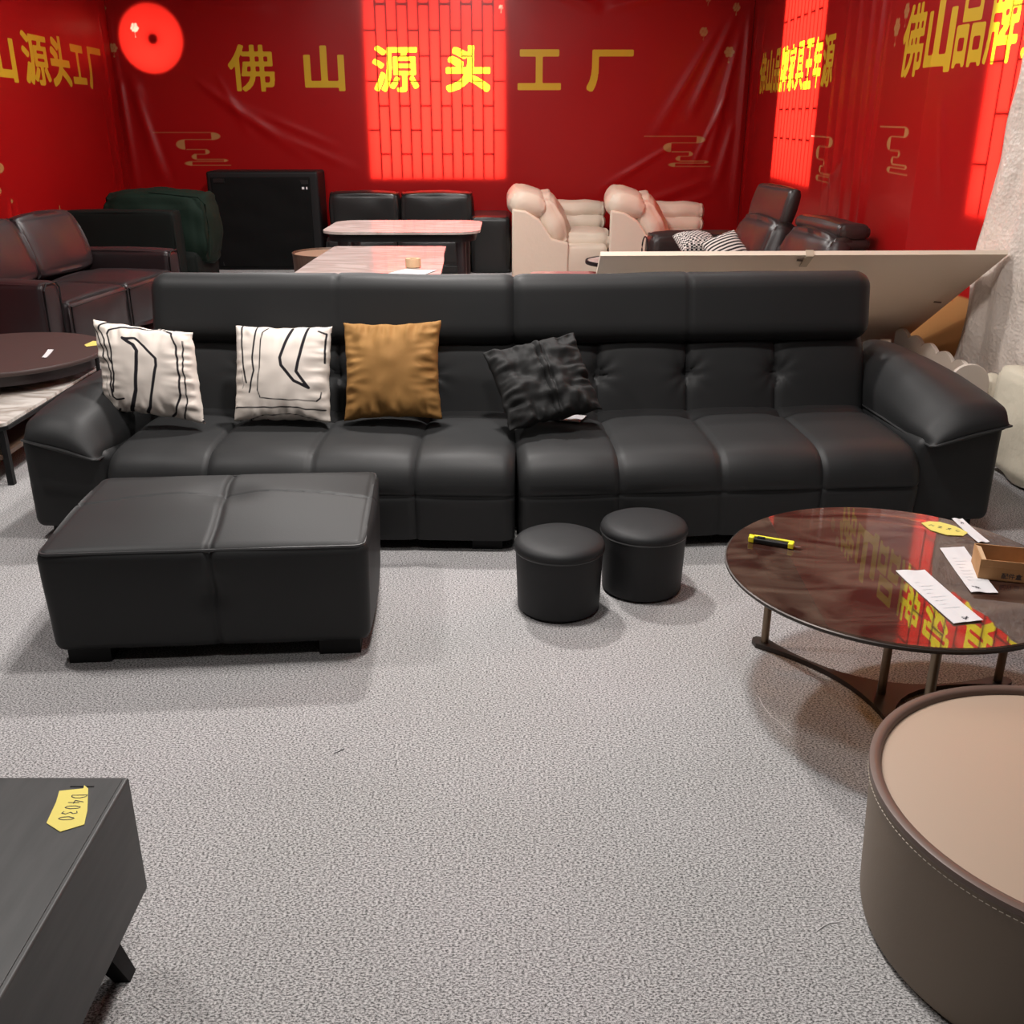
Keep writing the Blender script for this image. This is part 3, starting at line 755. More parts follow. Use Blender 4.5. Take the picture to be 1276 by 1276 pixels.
pillow('throw_pillow', 'tilted white pillow with black line print, leftmost on the sofa by the arm', M['pillow'], D(186,463,3.99), .425, .36, .08, R(6), R(15), R(-6), p1, 1, .016, .04, shear=.24, group='throw pillows on the sofa')
pillow('throw_pillow', 'upright white pillow with black line print beside the ochre pillow', M['pillow'], D(353,466,4.06), .405, .40, .085, R(0), R(22), R(-2), p2, 2, .012, .045, group='throw pillows on the sofa')
pillow('throw_pillow', 'plain ochre velvet pillow on the sofa', M['ochre'], D(489,462,4.05), .41, .41, .09, R(-2), R(22), R(-3), None, 3, .02, .07, group='throw pillows on the sofa')
bp = pillow('throw_pillow', 'wrinkled black pillow with a zipped band at the joint of the sofa', M['black_cloth'], D(676,475,3.98), .40, .37, .08, R(-12), R(42), R(8), None, 5, .034, .06, group='throw pillows on the sofa',
            crease=lambda a, b: -.016*g2(a-.0, .03)-.016*g2(a-.13, .03)-.045*nz(a*1.9+1, b*2.2, 3)-.012*nz(a*5, b*5, 6), band=(0, .13))
mb = MB()
for k in range(24):
    pass
tag(MB().prism([(G(682,523,.41).x, G(682,523,.41).y), (G(722,527,.41).x, G(722,527,.41).y), (G(731,519,.41).x, G(731,519,.41).y), (G(700,517,.41).x, G(700,517,.41).y)], .412, .4145).build('leaflet', M['paper'], smooth=0), 'white leaflet sticking out under the black pillow', 'paper')

# ------------------------------------------------------------------ round glass table
TC = Vector((1.08, 2.552, 0)); TR_ = .466; TZ = .42
gt = thing('coffee_table', 'round smoked brown glass coffee table on bronze poles, right of the stools', 'table', TC)
MB().lathe([(0,TZ-.012),(TR_-.006,TZ-.012),(TR_,TZ-.008),(TR_,TZ-.003),(TR_-.004,TZ),(0,TZ)], 96).build('glass_top', M['glass'], gt, smooth=12)
MB().lathe([(TR_-.008,TZ-.016),(TR_+.001,TZ-.016),(TR_+.004,TZ-.012),(TR_+.004,TZ-.006),(TR_+.0005,TZ-.004),(TR_+.0005,TZ-.0125),(TR_-.008,TZ-.0125),(TR_-.008,TZ-.016)], 96).build('rim', M['dark_metal'], gt, smooth=40)
ang = [R(132), R(266), R(8)]; tips = [Vector((.405*math.cos(a), .405*math.sin(a))) for a in ang]
poly = []
for i in range(3):
    a, b = tips[i], tips[(i+1) % 3]; da = Vector((-a.y, a.x)).normalized()*.028; db = Vector((-b.y, b.x)).normalized()*.028
    A = a+da; B = b-db; mid = (A+B)/2*-.45
    poly += [a*1.06-da*.5, a*1.075+da*.0, a*1.06+da*.5]
    for k in range(15):
        t = k/14; poly.append((A*(1-t)**2+mid*2*t*(1-t)+B*t*t))
MB().prism([(p.x, p.y) for p in poly], .003, .018).build('base_plate', M['dark_metal'], gt, smooth=0)
for a in tips+[Vector((.012, -.015))]:
    q = a*.965
    MB().tube([(q.x, q.y, .016), (q.x, q.y, TZ-.0125)], .0125, 16).build('pole', M['bronze'], gt)

SZ = TZ+.001
def quad_sheet(name, label, px, z, m, cat, group=None, th=.0012, extra=None):
    pts = [G(x, y, z) for x, y in px]; c = sum(pts, Vector())/len(pts)
    # subdivided sheet with a little curl
    n = 10; vs = []; fs = []
    for lay in (0, 1):
        for j in range(n+1):
            for i in range(n+1):
                a, b = i/n, j/n
                p = (pts[0]*(1-a)+pts[1]*a)*(1-b)+(pts[3]*(1-a)+pts[2]*a)*b-c
                vs.append((p.x, p.y, lay*th+.004*max(0, .5+nz(a*2, b*2, len(label)))*(abs(2*b-1)**2)))
    K = (n+1)**2
    for j in range(n):
        for i in range(n):
            q = (j*(n+1)+i, j*(n+1)+i+1, (j+1)*(n+1)+i+1, (j+1)*(n+1)+i); fs += [tuple(reversed(q)), tuple(x+K for x in q)]
    for i in range(n):
        for a, b in ((i, i+1), ((n)*(n+1)+i, n*(n+1)+i+1), (i*(n+1), (i+1)*(n+1)), (i*(n+1)+n, (i+1)*(n+1)+n)): fs.append((a, b, b+K, a+K))
    mb = MB().add(vs, fs, 0)
    e0 = (pts[1]-pts[0]); e1 = (pts[3]-pts[0])
    if extra:
        for (a0, b0, a1, b1, hw, mi) in extra:
            def at(a, b):
                p = (pts[0]*(1-a)+pts[1]*a)*(1-b)+(pts[3]*(1-a)+pts[2]*a)*b-c
                return Vector((p.x, p.y, th+.0006+.004*max(0, .5+nz(a*2, b*2, len(label)))*(abs(2*b-1)**2)))
            A, B = at(a0, b0), at(a1, b1); d = (B-A); nrm = Vector((-d.y, d.x, 0)).normalized()*hw
            mb.add([A-nrm, B-nrm, B+nrm, A+nrm], [(0,1,2,3)], mi)
    o = mb.build(name, [m, M['faint'], M['ink']], smooth=0, loc=(c.x, c.y, z)); return tag(o, label, cat, group)
def scrib(a, b, w, h, seed, mi=2):
    rnd = random.Random(seed); L = []
    for k in range(7): L.append((a+rnd.uniform(-w, w), b+rnd.uniform(-h, h), a+rnd.uniform(-w, w), b+rnd.uniform(-h, h), .0009, mi))
    return L
txt = [(.2, .25+.07*k, .2+.6*((k*37 % 10)/14+.3), .25+.07*k, .0009, 1) for k in range(8)]
gp = 'paper slips on the glass table'
quad_sheet('paper_slip', 'long white paper slip nearest the front of the glass table', [(1116,712),(1152,711),(1225,774),(1188,778)], SZ, M['paper'], 'paper', gp, extra=txt+scrib(.55,.94,.12,.03,1))
quad_sheet('paper_slip', 'white paper slip lying partly under the cardboard box', [(1171,684),(1201,682),(1244,740),(1210,739)], SZ, M['paper'], 'paper', gp, extra=txt+scrib(.3,.9,.15,.03,2))
quad_sheet('paper_slip', 'narrow white paper slip near the far rim of the glass table', [(1186,647),(1199,647),(1233,676),(1219,677)], SZ, M['paper'], 'paper', gp, extra=scrib(.5,.2,.2,.05,3))
def letter_strokes(strokes, o, ux, uy, hw):
    L = []
    for st_ in strokes:
        for a, b in zip(st_[:-1], st_[1:]): L.append((o+ux*a[0]+uy*a[1], o+ux*b[0]+uy*b[1]))
    return L
ye = [Vector(G(x, y, SZ)) for x, y in ((1148,652),(1158,650),(1172,651),(1190,656),(1206,664),(1200,668),(1180,667),(1160,661))]
c = sum(ye, Vector())/len(ye)
mb = MB().prism([(p.x-c.x, p.y-c.y) for p in ye], 0, .0015)
ux = (ye[4]-ye[0]); ux = ux/ux.length; uy = Vector((-ux.y, ux.x, 0))
for k, ch in enumerate(((0,0,.4,1,.9,.2,1.0,.8), (0,1,.8,.9,.1,0,.9,.1), (0,0,.9,1,.2,.9,.8,0), (.5,1,0,.5,.5,0,.9,.6))):
    P = [ux*(-.045+.026*k+.014*ch[2*i])+uy*(-.008+.014*ch[2*i+1]) for i in range(4)]
    for a, b in zip(P[:-1], P[1:]):
        d = (b-a).normalized(); w = Vector((-d.y, d.x, 0))*.0011; z = Vector((0,0,.0019))
        mb.add([a-w+z, b-w+z, b+w+z, a+w+z], [(0,1,2,3)], 1)
tag(mb.build('tape_note', [M['yellow_tape'], M['ink']], smooth=0, loc=(c.x, c.y, SZ)), 'yellow tape note with handwriting on the glass table', 'note')

# box cutter
a = G(934,674,SZ); b = G(988,683,SZ); dv = (b-a); L = dv.length
cut = thing('box_cutter', 'yellow and black box cutter on the left of the glass table', 'cutter', (a.x, a.y, SZ), math.atan2(dv.y, dv.x))
MB().rbox(0, L, -.0125, .0125, .0, .015, .005, .02).build('handle', M['black'], cut)
MB().rbox(-.004, L*1.0, .004, .0135, .002, .0185, .003, .02).rbox(-.002, .014, -.014, .014, .001, .0185, .003, .01).rbox(L-.014, L+.002, -.0135, .0135, .001, .0175, .003, .01).build('yellow_guard', M['yellow'], cut)
MB().rbox(.022, .045, -.006, .004, .014, .0195, .002, .01).build('slider', M['black'], cut)
MB().prism([(L-.002,-.006),(L+.018,-.006),(L+.026,.004),(L-.002,.006)], .006, .0072).build('blade', M['steel'], cut, smooth=0)

# cardboard parts box
a = G(1218,721,SZ); b = G(1276,727,SZ); dv = (b-a).normalized()
cb = thing('cardboard_box', 'small open brown cardboard box at the right of the glass table', 'box', (a.x, a.y, SZ), math.atan2(dv.y, dv.x))
BWd, BDp, BHt = .17, .115, .058
mb = MB(); th = .003
mb.box(0, BWd, 0, BDp, 0, .003); mb.box(0, BWd, 0, th, 0, BHt); mb.box(0, BWd, BDp-th, BDp, 0, BHt); mb.box(0, th, th, BDp-th, 0, BHt); mb.box(BWd-th, BWd, th, BDp-th, 0, BHt)
mb.box(.001, BWd-.001, -.0006, 0, BHt*.62, BHt*.63)
bxo = mb.build('carton', M['card'], cb, smooth=0)
mb = MB().add([(.003,.012,BHt-.001),(.02,.05,BHt-.03),(.018,BDp-.01,BHt-.001)], [(0,1,2)]); mb.v += []
MB().prism([(.003,.004),(.016,.012),(.016,BDp-.012),(.003,BDp-.004)], BHt-.006, BHt-.003).build('flap', M['card_in'], cb, smooth=0)
V, T = glyph_tris('配件盒', .012)
lo, hi = V.min(0), V.max(0); sc = .052/(hi[0]-lo[0])
MB().add([((v[0]-lo[0])*sc+.058, -.0009, (v[1]-lo[1])*sc+.008) for v in V], [tuple(t) for t in T]).build('printed_text', M['ink'], bxo, smooth=0)
tag(MB().add([(-.02,-.012,0),(.02,-.008,0),(.012,.012,.008),(-.016,.01,.002),(-.02,-.012,.002),(.02,-.008,.002),(.012,.012,.010),(-.016,.01,.004)], [(0,1,2,3),(4,5,6,7),(0,1,5,4),(1,2,6,5),(2,3,7,6),(3,0,4,7)]).build('paper_scrap', M['paper'], smooth=0,
    loc=tuple(Vector((a.x,a.y,SZ))+Matrix.Rotation(math.atan2(dv.y,dv.x),3,'Z') @ Vector((.085,.05,.0035)))), 'crumpled white paper scrap inside the cardboard box', 'paper')

# ------------------------------------------------------------------ leather drum table
dt = thing('drum_table', 'low round taupe leather drum table in the right foreground', 'table', (1.145, 1.62, 0))
RR, HH = .414, .355
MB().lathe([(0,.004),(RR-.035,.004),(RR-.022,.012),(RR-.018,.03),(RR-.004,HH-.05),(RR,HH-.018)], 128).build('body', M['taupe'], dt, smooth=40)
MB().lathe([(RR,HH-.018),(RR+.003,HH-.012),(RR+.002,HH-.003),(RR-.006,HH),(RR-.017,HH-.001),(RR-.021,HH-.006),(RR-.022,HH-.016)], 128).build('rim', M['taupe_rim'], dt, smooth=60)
MB().lathe([(RR-.021,HH-.016),(RR-.03,HH-.013),(0,HH-.013)], 128).build('top_panel', M['taupe_lit'], dt, smooth=60)
mb = MB()
for i in range(220):
    a0 = 2*PI*i/220; a1 = 2*PI*(i+.62)/220; r = RR+.0016
    mb.tube([(r*math.cos(a0), r*math.sin(a0), HH-.026), (r*math.cos(a1), r*math.sin(a1), HH-.026)], .0009, 4)
mb.build('stitching', M['stitch'], dt)

# ------------------------------------------------------------------ charcoal table, lower left
ct = thing('wooden_table', 'charcoal wooden low table with splayed legs in the lower left corner', 'table', (-1.34, 1.0, 0))
bx_ = MB().rbox(-.6, .6, -.6, .6, .144, .414, .006, .2).build('body', M['charcoal'], ct, smooth=40)
MB().box(-.59, .59, -.59, .59, .414, .4155).build('top_panel', M['charcoal'], ct, smooth=0)
MB().box(.50, .545, .565, .568, .4156, .4165).build('notch', M['black'], bx_, smooth=0)
for sx in (-1, 1):
    for sy in (-1, 1):
        top = Vector((sx*.50, sy*.50, .15)); bot = Vector((sx*.565, sy*.51, 0)); v = []
        for p, w in ((top, .030), (bot, .016)):
            v += [(p.x-w, p.y-w, p.z), (p.x+w, p.y-w, p.z), (p.x+w, p.y+w, p.z), (p.x-w, p.y+w, p.z)]
        MB().add(v, [(0,1,2,3),(7,6,5,4),(0,4,5,1),(1,5,6,2),(2,6,7,3),(3,7,4,0)]).build('leg', M['black'], ct, smooth=0)
zt = .4158
yp = [G(x, y, zt) for x, y in ((74,986),(104,983),(105,979),(110,983),(109,1010),(105,1028),(75,1037),(58,1026),(70,1000))]
c = sum(yp, Vector())/len(yp)
mb = MB().prism([(p.x-c.x, p.y-c.y) for p in yp], 0, .0012)
# hand-written D4030, read from the far side
o_ = G(100,990,zt+.0017)-c-Vector((0,0,zt)); e_ = G(80,1024,zt+.0017)-c-Vector((0,0,zt))
ux = (e_-o_)/5; uy = Vector((-ux.y, ux.x, 0)).normalized()*.028
GL = {'D': [[(.1,0),(.1,1),(.5,.95),(.75,.6),(.7,.25),(.4,0),(.1,0)]], '4': [[(.5,1),(.1,.4),(.8,.4)],[(.6,.75),(.55,0)]], '0': [[(.4,1),(.1,.6),(.2,.1),(.5,0),(.75,.4),(.65,.9),(.4,1)]], '3': [[(.1,.9),(.5,1),(.65,.75),(.3,.55),(.7,.3),(.5,0),(.1,.1)]]}
for k, ch in enumerate('D4030'):
    for stn in GL[ch]:
        P = [o_+ux*(k+q[0]*.85)+uy*(q[1]-.5) for q in stn]
        for a, b in zip(P[:-1], P[1:]):
            d = (b-a).normalized(); w = Vector((-d.y, d.x, 0))*.0008; z = Vector((0,0,.0017))
            A = Vector((a.x, a.y, 0)); B = Vector((b.x, b.y, 0))
            mb.add([A-w+z, B-w+z, B+w+z, A+w+z], [(0,1,2,3)], 1)
tag(mb.build('tape_note', [M['yellow_tape'], M['ink']], smooth=0, loc=(c.x, c.y, zt)), 'torn yellow tape note with a handwritten number on the charcoal table', 'note')

# ------------------------------------------------------------------ background furniture
def cushion(mb, x0, x1, y0, y1, z0, z1, r=.06, puff=.02, step=.05, seed=0, wr=.006, mi=0, X=None):
    cx, cy, cz = (x0+x1)/2, (y0+y1)/2, (z0+z1)/2; hx, hy, hz = (x1-x0)/2, (y1-y0)/2, (z1-z0)/2
    def dsp(p, n):
        a, b, c_ = (p.x-cx)/hx, (p.y-cy)/hy, (p.z-cz)/hz
        k = 1
        if abs(n.x) < .6: k *= max(0, 1-a*a)
        if abs(n.y) < .6: k *= max(0, 1-b*b)
        if abs(n.z) < .6: k *= max(0, 1-c_*c_)
        return puff*k+wr*nz(p.x*6+seed, p.y*6, p.z*6)
    return mb.rbox(x0, x1, y0, y1, z0, z1, r, step, dsp, mi, X)

# dark wine loveseat against the left wall (faces into the hall)
lv = thing('loveseat', 'dark wine leather loveseat against the left wall, behind the round table', 'sofa', (-3.42, 7.62, 0), R(81.4))
# local: length along x, front towards -y
W = .98
for sx in (-1, 1):
    ar = cushion(MB(), min(sx*W, sx*(W-.20)), max(sx*W, sx*(W-.20)), -.50, .45, .04, .585, .045, .012, .05, 3).build('armrest', M['wine_leather'], lv, smooth=60)
    x0, x1 = (W-.2)*sx, W*sx
    MB().tube([(min(x0,x1)+.012,-.5,.06),(min(x0,x1)+.012,-.505,.54),(min(x0,x1)+.045,-.505,.578),(max(x0,x1)-.045,-.505,.578),(max(x0,x1)-.012,-.505,.54),(max(x0,x1)-.012,-.5,.06)], .006, 6).build('piping', M['black'], ar)
    se = cushion(MB(), sx*.39-.385, sx*.39+.385, -.545, .12, .10, .44, .05, .03, .05, 5).build('seat', M['wine_leather'], lv, smooth=60)
    MB().tube([(sx*.39-.37,-.55,.13),(sx*.39-.37,-.55,.40),(sx*.39+.37,-.55,.40),(sx*.39+.37,-.55,.13)], .006, 6).build('piping', M['black'], se)
    cushion(MB(), -.38, .38, -.1, .1, -.22, .25, .06, .03, .05, 7, X=frame((sx*.385, .29, .645), R(-20), 0, 0)).build('back_cushion', M['wine_leather'], lv, smooth=60)
MB().rbox(-.9, .9, .25, .50, .04, .60, .04, .1).build('frame', M['wine_leather'], lv, smooth=60)

# dark green armchair
ga = thing('armchair', 'dark green velvet armchair in the back left corner', 'armchair', (-3.60, 10.0, 0))
cushion(MB(), -.52, .52, -.60, -.36, .02, .80, .035, .012, .06, 2, X=None).build('armrest', M['green_dark'], ga, smooth=60)
cushion(MB(), -.25, .70, -.28, .30, .28, .92, .14, .05, .05, 9, .025).build('back_cushion', M['green'], ga, smooth=60)
cushion(MB(), -.15, .62, -.34, .35, .02, .42, .08, .02, .06, 4).build('base', M['green_dark'], ga, smooth=60)
bpip = []
MB().tube([(.715,-.27,.36),(.735,-.275,.6),(.72,-.27,.84),(.66,-.25,.90),(.2,-.25,.945)], .008, 6).build('piping', M['green'], ga)

# upright black case by the back wall
uc = thing('upholstered_case', 'tall black cloth-covered case standing upright against the back wall', 'case', (-2.72, 11.62, 0))
def cs(p, n): return .012*nz(p.x*3, p.y*3, p.z*5)+.004*nz(p.x*9, p.y, p.z*3) if n.y < -.5 else 0
MB().rbox(-.61, .61, -.22, .22, .0, 1.05, .03, .05).build('body', M['black'], uc, smooth=60)
MB().rbox(-.56, .52, -.235, -.20, .03, .99, .012, .03, cs).build('cloth_panel', M['dust_cloth'], uc, smooth=60)
for (x, z) in ((-.47, .955), (.44, .94), (-.45, .07)): MB().box(x-.06, x+.06, -.238, -.23, z-.02, z+.02).build('corner_bracket', M['shiny_black'], uc, smooth=0)
MB().box(.43, .455, -.2395, -.236, .865, .89).box(.475, .49, -.2395, -.236, .865, .89).build('tag', M['faint'], uc, smooth=0)

# black leather sofa at the back
bs = thing('sofa', 'low black leather sofa with two square back cushions against the back wall', 'sofa', (-1.0, 11.5, 0))
for x0, x1 in ((-1.0, -.245), (-.215, .56)): cushion(MB(), x0, x1, -.14, .12, .40, .83, .06, .02, .05, 3).build('back_cushion', M['shiny_black'], bs, smooth=60)
for x0, x1 in ((-.98, -.22), (-.21, .53)): cushion(MB(), x0, x1, -.62, -.1, .12, .40, .05, .02, .06, 3).build('seat', M['shiny_black'], bs, smooth=60)
cushion(MB(), .55, .98, -.36, .42, .0, .60, .05, .012, .06, 8).build('armrest', M['shiny_black'], bs, smooth=60)
MB().rbox(-1.0, .56, .1, .42, .03, .6, .04, .1).rbox(-.98, .54, -.6, .2, .03, .13, .03, .1).build('frame', M['shiny_black'], bs, smooth=60)

# marble dining tables
def rrect(x0, x1, y0, y1, r, n=8):
    P = []
    for cx, cy, a in ((x1-r,y0+r,-90),(x1-r,y1-r,0),(x0+r,y1-r,90),(x0+r,y0+r,180)):
        for k in range(n+1): t = R(a+90*k/n); P.append((cx+r*math.cos(t), cy+r*math.sin(t)))
    return P
t1 = thing('dining_table', 'rounded pale marble table in front of the low black sofa', 'table', (-.90, 8.72, 0))
MB().prism(rrect(-.64, .64, -.52, .48, .2), .725, .745).build('tabletop', M['marble'], t1, smooth=30)
MB().prism(rrect(-.60, .60, -.46, .42, .17), .66, .725).build('apron', M['black'], t1, smooth=30)
for sx in (-1, 1):
    for sy in (-1, 1): MB().tube([(sx*.48, sy*.34, .67), (sx*.50, sy*.36, 0)], [.045, .03], 12).build('leg', M['wine_leather'], t1)
t2 = thing('dining_table', 'long pale marble table right behind the sofa, with a roll of tape on it', 'table', (-.865, 6.3, 0))
pl = [(-.43,-.95),(.40,-.95),(.435,-.7),(.445,-.3),(.43,.2),(.405,.6),(.395,.99),(.36,1.0),(-.38,1.0),(-.40,.97),(-.42,.3)]
MB().prism(pl, .722, .742).build('tabletop', M['marble'], t2, smooth=30)
MB().box(-.36, .34, -.85, .9, .66, .722).build('apron', M['black'], t2, smooth=0)
for sx in (-1, 1):
    for sy in (-1, 1): MB().box(sx*.30-.05, sx*.30+.05, sy*.78-.05, sy*.78+.05, 0, .67).build('leg', M['black'], t2, smooth=0)
zt = .743
c = G(515,333,zt)
tag(MB().lathe([(.022,0),(.047,0),(.047,.05),(.022,.05),(.022,0)], 24).build('tape_roll', M['card_in'], loc=(c.x, c.y, zt+.003), smooth=40), 'small roll of brown tape on the long marble table', 'tape')
quad_sheet('paper_sheet', 'white instruction sheet under the tape roll on the long marble table', [(480,342),(505,336),(545,337),(522,345)], zt, M['paper'], 'paper', extra=scrib(.5,.5,.2,.2,5,1))

# small round tray table behind
rt = thing('side_table', 'small round brown tray table between the black case and the marble tables', 'table', (-1.66, 9.35, 0))
MB().lathe([(0,.02),(.30,.02),(.33,.05),(.345,.42),(.35,.45),(.342,.452),(.335,.43),(.0,.43)], 48).build('body', M['walnut'], rt, smooth=40)
MB().lathe([(0,.431),(.332,.431),(.332,.435),(0,.435)], 48).build('tray_top', M['tray'], rt, smooth=40)

# cream armchairs
def cream_chair(label, x, y, mirror_open, rz=0):
    """faces +x; the near side (towards -y) is the bare side panel"""
    ch = thing('armchair', label, 'armchair', (x, y, 0), rz, 'cream leather armchairs')
    C = M['cream']
    mb = MB().prism([(-.50,-.46),(.42,-.46),(.42,.46),(-.50,.46)], .03, .30)
    cushion(MB(), -.52, .46, -.48, .50, .03, .36, .05, .01, .06, 1, .008).build('base', C, ch, smooth=60)
    # side panel that rises to the back
    vs = []
    pr = [(-.54,.02),(.05,.02),(.05,.38),(-.12,.42),(-.26,.62),(-.40,.70),(-.54,.72)]
    MB().prism([(a, b) for a, b in pr], -.06, .06, X=Matrix.Translation((0,-.45,0)) @ Matrix.Rotation(PI/2,4,'X')).build('side_panel', C, ch, smooth=40, bevel=.02)
    cushion(MB(), -.20, .20, -.47, .47, -.13, .13, .12, .02, .05, 6, .02, X=frame((-.38, 0, .76), 0, R(18), 0)).build('headrest', C, ch, smooth=60)
    cushion(MB(), -.12, .13, -.40, .40, -.26, .26, .11, .03, .05, 12, .03, X=frame((-.13, -.02, .58), 0, R(-28), 0)).build('back_cushion', C, ch, smooth=60)
    cushion(MB(), -.16, .50, -.34, .36, .28, .46, .07, .03, .05, 3, .015).build('seat', C, ch, smooth=60)
    cushion(MB(), -.30, .50, .33, .56, .40, .60, .09, .02, .05, 14, .02).build('armrest', C, ch, smooth=60)
    cushion(MB(), -.34, .50, .36, .58, .55, .72, .08, .02, .05, 17, .02).build('arm_pad', C, ch, smooth=60)
    mb = MB()
    for k in range(26):
        yy = -.30+.62*k/25; mb.tube([(.525+.006*(k%2), yy, .40), (.52, yy+.004*(-1)**k, .28)], .006, 5)
    mb.build('gathered_apron', C, ch)
    return ch
cream_chair('cream leather armchair beside the low black sofa, the left one of two', .54, 11.15, False)
cream_chair('cream leather armchair behind the dark brown sofa, the right one of two', 1.57, 10.95, False, R(-4))

# small tables between
pk = thing('side_table', 'low glossy table with red reflection painted into its top, in front of the left cream armchair', 'table', (.43, 8.05, 0))
MB().prism(rrect(-.28, .28, -.28, .28, .08), .40, .42).build('tabletop', M['reflection_top'], pk, smooth=30)
for sx in (-1, 1):
    for sy in (-1, 1): MB().tube([(sx*.24, sy*.2, .40), (sx*.25, sy*.2, 0)], .012, 10).build('leg', M['black'], pk)
rg = thing('side_table', 'small round dark-rimmed table behind the white board', 'table', (.90, 8.30, 0))
MB().lathe([(0,.49),(.285,.49),(.285,.512),(0,.512)], 48).build('tabletop', M['marble2'], rg, smooth=40)
MB().lathe([(.285,.487),(.300,.487),(.303,.50),(.300,.516),(.285,.516),(.285,.487)], 48).build('rim', M['black'], rg, smooth=40)
MB().lathe([(0,0),(.16,0),(.16,.015),(.03,.03),(.03,.49),(0,.49)], 24).build('pedestal', M['black'], rg, smooth=40)

# dark brown recliner sofa by the right wall (faces -x)
rs = thing('recliner_sofa', 'dark brown leather recliner sofa with adjustable headrests by the right wall', 'sofa', (1.76, 7.62, 0), R(-83))
B_ = M['brown_leather']
for nm, x0, x1 in (('armrest', -1.14, -.90), ('armrest', .90, 1.05), ('centre_armrest', -.11, .11)):
    a_ = cushion(MB(), x0, x1, -.50, .35, .05, (.70 if x0 < 0 else .60) if nm == 'armrest' else .56, .07, .02, .05, 3).build(nm, B_, rs, smooth=60)
    if nm == 'armrest': MB().tube([((x0+x1)/2+.1*math.cos(t*PI/12), -.525, (.56 if x0 < 0 else .46)+.11*math.sin(t*PI/12)) for t in range(-2, 15)], .006, 6).build('piping', M['black'], a_)
for s_ in (-1, 1):
    cushion(MB(), s_*.505-.385, s_*.505+.385, -.46, .22, .12, .44, .07, .04, .05, 3).build('seat', B_, rs, smooth=60)
    cushion(MB(), -.385, .385, -.10, .10, -.24, .24, .09, .04, .05, 6, .012, X=frame((s_*.505, .28, .62), R(-16), 0, 0)).build('back_cushion', B_, rs, smooth=60)
cushion(MB(), -.375, .375, -.05, .05, -.13, .15, .045, .012, .05, 3, X=frame((-.505, .36, .95), R(-14), 0, 0)).build('headrest', B_, rs, smooth=60)
hr = cushion(MB(), -.385, .385, -.11, .11, -.05, .05, .045, .012, .05, 3, X=frame((.505, .40, .89), R(-4), 0, 0)).build('headrest', B_, rs, smooth=60)
cushion(MB(), -.375, .375, -.10, .10, -.04, .04, .035, .008, .05, 3, X=frame((.505, .42, .81), R(-4), 0, 0)).build('headrest_hinge', B_, hr, smooth=60)
MB().rbox(-1.0, 1.0, .25, .56, .05, .70, .05, .1).build('frame', B_, rs, smooth=60)
pg = 'checked pillows on the brown sofa'
pillow('throw_pillow', 'houndstooth pillow lying flat on the far seat of the dark brown sofa', M['check'], D(868,303,7.85), .30, .30, .08, R(0), R(74), R(8), None, 4, .008, .05, n=40, group=pg)
pillow('throw_pillow', 'striped black and white pillow leaning by the middle arm of the brown sofa', M['stripe'], D(904,311,7.5), .28, .28, .06, R(-28), R(48), R(-10), None, 6, .008, .05, n=40, group=pg)

# white children's bed with its board leaning up behind the sofa
wb = thing('bed_frame', 'white bed frame with scalloped side rail behind the right arm of the sofa', 'bed', (1.5, 5.3, 0))
WW = M['white_wood']
def scallop(L, n, h0, h1, m=14):
    P = [(0, 0), (L, 0)]
    for k in range(n-1, -1, -1):
        for i in range(m+1):
            t = 1-i/m; P.append(((k+t)*L/n, h0+(h1-h0)*abs(math.sin(PI*t))**.75))
    return P
MB().prism(scallop(1.02, 5, .41, .445), -.011, .011, X=Matrix.Translation((.80, -.40, 0)) @ Matrix.Rotation(PI/2,4,'Z') @ Matrix.Rotation(PI/2,4,'X')).build('side_rail', WW, wb, smooth=0, bevel=.003)
arch = [(-.02,.0),(.30,.0)]+[(.20+.10*math.cos(t*PI/16), .37+.10*math.sin(t*PI/16)) for t in range(0, 17)]+[(.0,.37),(-.02,.37)]
MB().prism([(x+.56, z) for x, z in arch], -.012, .012, X=Matrix.Translation((0, -.48, 0)) @ Matrix.Rotation(PI/2,4,'X')).build('end_panel', WW, wb, smooth=30, bevel=.003)
MB().box(-.7, .82, -.46, -.44, .30, .385).build('front_rail', WW, wb, smooth=0)
MB().box(-1.0, .62, .33, .355, .30, .395).build('back_rail', WW, wb, smooth=0)
MB().box(.58, .615, .29, .33, .0, .37).box(.60, .66, .33, .345, .34, .42).build('corner_post', WW, wb, smooth=0)
MB().box(-.9, .78, -.42, .32, .25, .27).build('slat_panel', WW, wb, smooth=0)
for x, y in ((-.68,-.43), (.70,-.43), (-.9,.31)): MB().box(x-.025, x+.025, y-.025, y+.025, 0, .30).build('leg', WW, wb, smooth=0)
A = Vector((.433, 4.985, .968)); Bv = Vector((2.425, 4.985, .975)); dn = Vector((0, 1.56, -.945)).normalized(); LL = 1.74
pb = thing('leaning_board', 'large white board leaning up behind the sofa with a strap over its edge', 'board', (1.43, 6.2, 0))
o_ = Vector((1.43, 6.2, 0)); nrm = dn.cross(Vector((1,0,0))).normalized()
if nrm.z < 0: nrm = -nrm
vs = []
for t in (0, .022): vs += [A+nrm*t-o_, Bv+nrm*t-o_, Bv+Vector((-.045,0,0))+dn*LL+nrm*t-o_, A+dn*LL+nrm*t-o_]
pn = MB().add(vs, [(0,1,2,3),(7,6,5,4),(0,4,5,1),(1,5,6,2),(2,6,7,3),(3,7,4,0)]).build('panel', M['board'], pb, smooth=0)
q = D(1009,318,4.985); xs = q.x
st_p = [A+Vector((xs-A.x,0,0))+dn*.12-nrm*.003-o_, A+Vector((xs-A.x,0,0))-dn*.004-nrm*.003-o_, A+Vector((xs-A.x,0,0))-dn*.004+nrm*.026-o_, A+Vector((xs-A.x,0,0))+dn*.10+nrm*.026-o_]
mb = MB()
